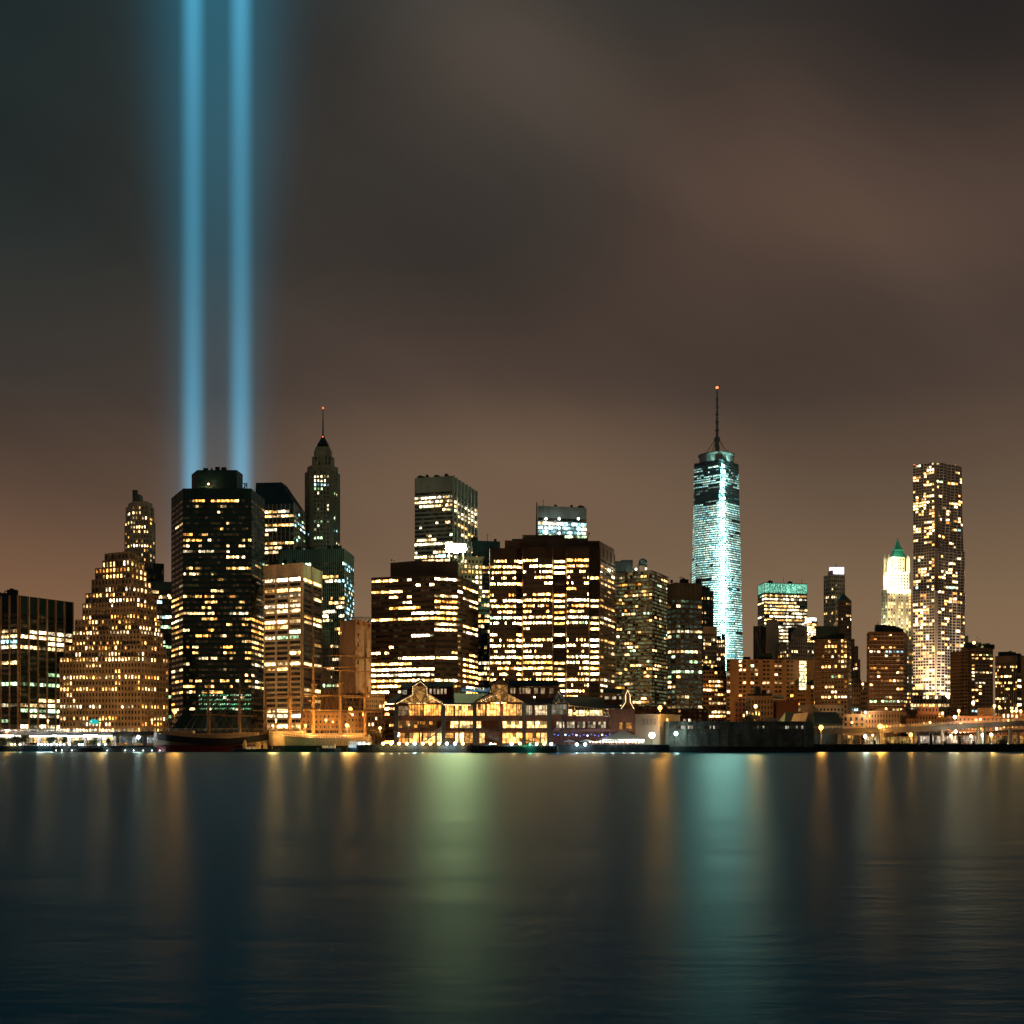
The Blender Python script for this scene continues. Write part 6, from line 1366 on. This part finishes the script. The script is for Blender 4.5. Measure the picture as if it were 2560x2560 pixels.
L = [('amber street lamp on a tall pole at the left foot of the black tower', 437, 1779, 600, AMB, 9e4, .9),
     ('amber road lamp at the far left end of the elevated road', 17, 1829, 572, AMB, 1.5e4, .5),
     ('amber star-bright street lamp between the masts of the tall ship', 876, 1773, 570, AMB, 8e4, .8),
     ('orange street lamp on a pole above the roof between cube building and pier shed', 1650, 1770, 560, AMB, 9e4, .9),
     ('amber street lamp rising above the grey pier shed in front of the cream cornice house', 1889, 1766, 555, AMB2, 6e4, .7),
     ('amber road lamp at the gabled end of the grey pier shed', 2052.5, 1819, 550, AMB, 5e4, .9),
     ('largest amber road lamp in front of the pedimented brick house', 2200.5, 1816, 563, AMB, 6e4, 1.0),
     ('small amber road lamp just right of the largest amber road lamp', 2209, 1817, 565, AMB, 1e4, .45),
     ('amber road lamp under the ramp in front of the long amber market hall', 2277, 1837, 563, AMB, 3e4, .8),
     ('white street lamp on a tall pole left of the pale kiosk', 2163, 1841, 552, COLD, 2.5e4, .7),
     ('small amber street lamp beside the pale kiosk', 2182, 1838, 556, AMB2, 8e3, .4),
     ('warm lamp at the roof corner of the brick house with bright square windows', 2163, 1781, 597, WARMW, 1.2e4, .5),
     ('white street lamp hung below the ramp, highest of the lamps under it', 2389, 1829, 563, WARMW, 2e4, .65),
     ('white street lamp under the ramp left of the pink lit shopfronts', 2377, 1839, 562, WARMW, 1.2e4, .5),
     ('warm street lamp under the ramp above the pink lit shopfronts', 2427, 1840, 562, WARMW, 1.2e4, .5),
     ('cold white street lamp beside the green lit post', 2457, 1838, 562, COLD, 2.5e4, .7),
     ('amber street lamp right of the green lit post', 2478, 1837, 563, AMB2, 2.5e4, .75),
     ('amber street lamp above the left end of the long low brick building', 2397, 1777, 632, AMB2, 3e4, .65),
     ('warm lamp pair above the ramp at the left end of the long brick building', 2387, 1793, 634, WARMW, 1.8e4, .8),
     ('double amber lamp on a tall post left of the ribbed tan block, left head', 2486, 1765, 630, AMB2, 2e4, .65),
     ('double amber lamp on a tall post left of the ribbed tan block, right head', 2498, 1767, 630, AMB2, 1e4, .5),
     ('amber lamp at the right edge, leftmost of the row above the ramp', 2530, 1778, 625, AMB2, 2e4, .6),
     ('amber lamp at the right edge, middle of the row above the ramp', 2541, 1777, 625, AMB2, 2e4, .6),
     ('amber lamp at the right edge, rightmost of the row above the ramp', 2552, 1778, 625, AMB2, 2e4, .6),
     ('amber lamp higher up near the right edge in front of the ribbed tan block', 2545, 1763, 640, AMB2, 1.5e4, .5),
     ('bright warm lamp at the foot of the dark brown apartment tower', 2433, 1757, 700, WARMW, 3e4, .8),
     ('bright warm lamp at the lower right corner of the rippled tower', 2368, 1739, 900, WARMW, 4e4, 1.1),
     ('tall slim lamp post at the bow of the square-rigged ship', 682, 1814, 522, AMB2, 1.8e4, .4),
     ('slim lamp post behind the second mast of the square-rigged ship', 764, 1814, 524, AMB2, 2.4e4, .4),
     ('many-headed lamp post between the third and fourth mast of the square-rigged ship', 867, 1813, 522, AMB2, 2.4e4, .6),
     ('warm lamp post left of the pavilion carrying a string of lights', 950, 1820, 520, AMB2, 1.5e4, .5),
     ('white quay lamp above the ferry hall under the left road', 346, 1843, 560, COLD, 2.5e4, .75),
     ('tall white-amber lamp on a mast in front of the right gable of the pavilion', 1336, 1743, 497, WARMW, 4e3, .35),
     ('amber lamp in the gap behind the small tan block of flats', 2157, 1710, 780, AMB2, 2.5e4, .6),
     ]
for a_ in L:
    o = lamp(*a_[:5], a_[5] * (.5 if a_[1] < 2030 else .5), *a_[6:])
    if a_[1] > 2150: [setattr(c.data, 'specular_factor', 13. if a_[4] in (AMB, AMB2) else 3.) for c in o.children if c.type == 'LIGHT']
lamp('brilliant white floodlight in front of the cube building', 1630, 1838, 507, (.86, 1, .88), 1.5e3, 1.15, strength=16, name='floodlight', cat='floodlight', dy=-2.6)
lamp('cold white floodlight at the left end of the grey pier shed', 1690, 1834, 502, (.72, 1, .90), 1.8e3, .75, strength=14, name='floodlight', cat='floodlight')
# roof flood of the brown ribbon block, rooftop lamps
def flood_bank():
    Y = 729; x, z = X(1140, Y), Z(1371, Y); col = (.80, 1, .44); r = thing('floodlight_bank', 'brilliant green-white bank of floodlights on the roof of the brown ribbon-window block', 'floodlight', (x, Y, Z(1404, 720)))
    m = MB(); [m.tube((x + d, Y + 1.2, Z(1404, 720)), (x + d, Y + 1.2, z + 1.5), .25, n=6) for d in (-4, 4)]; m.box(x - 5.6, x + 5.6, Y + .9, Y + 1.6, z + 2.2, z + 2.8); m.build('frame', STEEL, r)
    for d in (-3.6, 0, 3.6): m = MB(); m.ball((x + d, Y, z), 2.3 if d else 2.7, 12); m.build('lamp_globe', mat_glow('bank_light', col, 250), r)
    point(r, (x, Y - 3.6, z - .5), 8e3, col, 1.2, 150, .5, (x, Y - 60, z - 12))
flood_bank()
lamp('amber lamp on the penthouse wall of the black octagonal tower', 521, 1210, 770, AMB2, 2e3, .55, pole=False, name='roof_lamp', cat='lamp')
lamp('amber lamp on the roof of the dark brown apartment tower', 2435, 1607, 736, AMB2, 1.2e4, .8, zb=Z(1618, 736), name='roof_lamp', cat='lamp')
lamp('white roof lamp at the left foot of the rooftop water tank', 1590, 1423, 768, WARMW, 6e3, .6, zb=Z(1427, 768), name='roof_lamp', cat='lamp')
lamp('white roof lamp at the right foot of the rooftop water tank', 1615, 1422, 768, WARMW, 5e3, .5, zb=Z(1427, 768), name='roof_lamp', cat='lamp')
lamp('amber lamp on the corner of the glass slab beside the black octagonal tower', 422, 1489, 892, AMB2, 3e3, .9, pole=False, name='roof_lamp', cat='lamp')
lamp('amber floodlight washing the right wall of the cube building', 1668, 1799, 511, AMB, 7e3, .3, name='floodlight', cat='floodlight', dy=0)
lamp('green lamp on the stern rail of the schooner', 1325, 1861, 484, (.1, 1, .55), 1200, .35, pole=False, name='navigation_lamp', cat='lamp')
# amber street light washing the lower fronts from the streets between them: ordinary tall lamps
for i, (px, py, Y, pw, lb) in enumerate(((250, 1800, 640, 3.0e5, 'tall amber street lamp behind the left road, below the stepped brick tower'), (120, 1802, 650, 1.0e5, 'tall amber street lamp behind the left road, below the dark glass office'),
                              (380, 1800, 645, 1.6e5, 'tall amber street lamp behind the left road, at the corner of the stepped brick tower'), (690, 1800, 640, 2.2e5, 'tall amber street lamp below the beige grid block'), (815, 1800, 600, 5e4, 'tall amber street lamp in front of the orange warehouse'),
                              (1880, 1790, 690, 2.6e5, 'tall amber street lamp hidden among roofs below the left half of the orange slab'), (1985, 1790, 690, 2.2e5, 'tall amber street lamp hidden among roofs below the right half of the orange slab'), (2215, 1772, 665, 1.8e5, 'tall amber street lamp behind the pediment below the brick apartment tower'),
                              (2325, 1806, 575, 4e4, 'amber lamp post on the ramp in front of the orange row houses'), (2130, 1806, 575, 3e4, 'amber lamp post on the ramp in front of the black shed roof'), (2440, 1800, 600, 5e4, 'amber lamp post on the ramp in front of the long brick building'), (2500, 1795, 760, 1.6e5, 'tall amber street lamp below the ribbed tan block'),
                              (905, 1790, 612, 7e4, 'tall amber street lamp at the foot of the netted tower'), (1330, 1790, 655, 1.5e5, 'tall amber street lamp behind the pavilion below the largest brown block'), (1050, 1790, 640, 1.2e5, 'tall amber street lamp behind the pavilion below the ribbon-window block'), (1600, 1790, 690, 1.5e5, 'tall amber street lamp below the striped tan slab'))):
    lamp(lb, px, py, Y, AMB2, pw * (.17 if Y > 580 else .08), .45, soft=1.0)
# little lights along the quays
def dock_lights(spots, Y, label, group, rad=.4, zb=None, power=500):
    for i, (px, py, c) in enumerate(spots): lamp(ORD[i] + ' from left of the ' + label, px, py, Y, c, power, rad, zb=Z(1862, 499) if zb is None else zb, name='quay_lamp', group=group, cat='quay lamp', strength=12, soft=.25)
A_, C_, G_ = (1, .64, .24), (.74, .95, 1), (.9, 1, .9)
dock_lights([(899, 1860, C_), (910, 1860, C_), (921, 1861, A_)], 515, 'bow lamps on the ferry by the pavilion pier', 'bow lamps on the ferry', .5, 2.2, 1500)
dock_lights([(958, 1859, A_), (978, 1859, A_), (998, 1859, A_), (1017, 1859, A_), (1036.5, 1859, C_), (1057, 1859, A_), (1076, 1859, A_), (1097, 1859, A_), (1117, 1859, C_), (1137.5, 1859, C_), (1157, 1859, A_)], 498.6, 'globe lamps on the pier edge left of the schooner', 'pier edge lamps left', .58, None, 900)
dock_lights([(1227, 1861, C_), (1237, 1862, A_), (1279, 1860, C_), (1300, 1859, A_), (1341, 1860, G_), (1361, 1859, A_), (1378, 1860, C_), (1442, 1861, C_), (1463, 1861, C_)], 498.6, 'globe lamps on the pier edge beside the schooner and tent', 'pier edge lamps right', .58, None, 900)
dock_lights([(29, 1861, A_), (37, 1861, A_), (50, 1861, G_), (96, 1860, G_), (104, 1861, C_), (112, 1861, C_), (120, 1861, C_), (128, 1861, C_), (142, 1861, C_), (150, 1861, G_), (160, 1861, C_), (174, 1861, G_), (198, 1861, C_), (206, 1861, C_), (247, 1861, C_), (263, 1861, C_)], 545.5, 'small white lamps along the left quay', 'left quay lamps', .36, 2.4, 500)
dock_lights([(140, 1876, G_), (155, 1876, G_), (180, 1876, G_), (268, 1876, G_), (313, 1876, G_), (334, 1876, G_), (358, 1876, G_), (380, 1876, C_), (399, 1876, C_)], 530.4, 'tiny lamps on the dark barge side', 'barge lamps', .16, .3, 150)
# posts and bollards on the right quay
m = MB(); m.box(X(2034, 530), X(2700, 540), 530, 549, -3, Z(1860, 530)); tag(m.build('quay', QUAY), kind='structure')
m = MB(); m.box(X(440, 543), X(900, 543), 543, 549, -3, 2.3); tag(m.build('quay', QUAY), kind='structure')
for i, (px, w, yt) in enumerate(((2068, 4, 1853), (2156, 5, 1853), (2187, 5, 1851), (2220, 5, 1853), (2256, 5, 1853), (2294, 7, 1854), (2327, 8, 1832), (2361, 7, 1853), (2399, 6, 1854), (2434, 6, 1852), (2500, 6, 1854))):
    Y = 529.4; x = X(px, Y); h = w / 2 / F * Y; m = MB(); m.prism(ring(h, 8, x, Y), -1, Z(yt, Y), 0, True); m.prism(ring(h * 1.2, 8, x, Y), Z(yt + 2, Y), Z(yt + .6, Y), 0, True, True)
    o = m.build('mooring_post', BLACK, None, (x, Y, 0)); tag(o, ORD[i] + ' from left of the black mooring posts along the right quay', 'mooring post', 'mooring posts on the right quay')
r = thing('gantry_post', 'pale green lit post beside the cold white lamp at the right quay', 'post', (X(2461, 545), 545, 3)); m = MB(); m.box(X(2459, 545), X(2464, 545), 545, 545.8, 2.5, Z(1822, 545)); m.box(X(2457, 545), X(2466, 545), 544.8, 546, 2.5, 3.2); m.build('post', M('post_lamplit_green', (.35, .62, .45), .6), r)  # the lamp's green light is put into the post colour
# guard rail along the right quay
r = thing('quay_railing', 'low dark railing along the edge of the right quay', 'railing', (X(2300, 531), 531, 3.2)); m = MB()
for px in range(2070, 2600, 8): m.tube((X(px, 531), 531, Z(1860, 530)), (X(px, 531), 531, Z(1860, 530) + 1.1), .05, n=4)
for d in (.5, 1.1): m.tube((X(2066, 531), 531, Z(1860, 530) + d), (X(2600, 531), 531, Z(1860, 530) + d), .05, n=4)
m.build('rail', BLACK, r)
r = thing('fence', 'chain of thin fence posts on the quay in front of the ferry hall', 'fence', (X(345, 546), 546, 2.4)); m = MB()
for px in range(296, 405, 4): m.tube((X(px, 546), 546, 2.4), (X(px, 546), 546, 3.9), .05, n=4)
m.tube((X(296, 546), 546, 3.9), (X(404, 546), 546, 3.9), .05, n=4); m.build('rail', STEEL, r)

# ------------------------------------------------------------------ trees
LEAF = M('leaf', (.045, .06, .025), .8, .4, .8); BARK = M('bark', (.06, .045, .035), .9)
def tree(label, px, yt, yb, wpx, Y, seed, cat='tree', name='quay_tree', zb=2.45):
    rg = random.Random(seed); x = X(px, Y); zt = Z(yt, Y); h = zt - zb; rad = wpx / 2 / F * Y
    r = thing(name, label, cat, (x, Y, zb)); m = MB(); m.tube((x, Y, zb), (x, Y, zb + h * .6), .18, .1, 6)
    tips = []
    for k in range(7): an = rg.uniform(0, 6.28); t = (x + math.cos(an) * rad * .6, Y + math.sin(an) * rad * .6, zb + h * rg.uniform(.5, .85)); m.tube((x, Y, zb + h * rg.uniform(.25, .5)), t, .08, .03, 4); tips.append(t)
    m.build('trunk', BARK, r); c = MB()
    cl = [(x + rg.gauss(0, .4) * rad, Y + rg.gauss(0, .4) * rad, zb + h * rg.uniform(.38, .93)) for _ in range(16)] + tips
    for _ in range(900):
        q = rg.choice(cl); s = rad * .24; p = Vector((q[0] + rg.gauss(0, s), q[1] + rg.gauss(0, s), q[2] + rg.gauss(0, s * .8)))
        if p.z > zt or p.z < zb + .4: continue
        u = Vector((rg.gauss(0, 1), rg.gauss(0, 1), rg.gauss(0, 1))).normalized(); w = u.orthogonal().normalized(); l = rg.uniform(.14, .3)
        c.poly([tuple(p - u * l), tuple(p + w * l * .5), tuple(p + u * l), tuple(p - w * l * .5)])
    c.build('crown', LEAF, r)
for i, (px, yt, yb, w, Y, lb) in enumerate(((14, 1846, 1862, 34, 548, 'bushy dark tree at the far left end of the quay'), (44, 1840, 1862, 20, 552, 'slim dark tree in front of the leftmost lit shopfronts'), (62, 1836, 1862, 22, 550, 'tallest dark tree in front of the gap in the white strip lights'),
        (126, 1842, 1862, 20, 553, 'thin tree in front of the amber shopfronts, left of the gap by the stepped tower'), (160, 1840, 1862, 14, 555, 'narrow tree against the amber shopfronts below the helicopter, left side'), (196, 1851, 1862, 26, 549, 'low round bush on the quay below the helicopter'), (233, 1850, 1862, 30, 549, 'wide low bush at the right end of the amber shopfronts'),
        (272, 1846, 1861, 14, 556, 'small tree between amber shopfronts and ferry hall'), (455, 1848, 1864, 12, 556, 'small round tree at the right end of the ferry hall'), (612, 1812, 1850, 32, 566, 'leaning leafy tree below the lobby of the black tower'),
        (1880, 1772, 1806, 40, 575, 'broad dark tree behind the lamp above the pier shed'), (2530, 1796, 1812, 46, 612, 'dark bushy tree above the ramp at the right edge'), (2505, 1848, 1864, 24, 545, 'dark bush on the right quay near the edge'), (1710, 1800, 1815, 36, 560, 'dark tree mass behind the left end of the pier shed'), (1450, 1851, 1862, 14, 501.5, 'small potted tree on the pavilion pier'))):
    tree(lb, px, yt, yb, w, Y, 300 + i, zb=2.45 if Y != 501.5 else Z(1861.5, 499), name='bush' if 'bush ' in lb or lb.endswith('bush') else 'quay_tree', cat='bush' if 'bush ' in lb else 'tree')
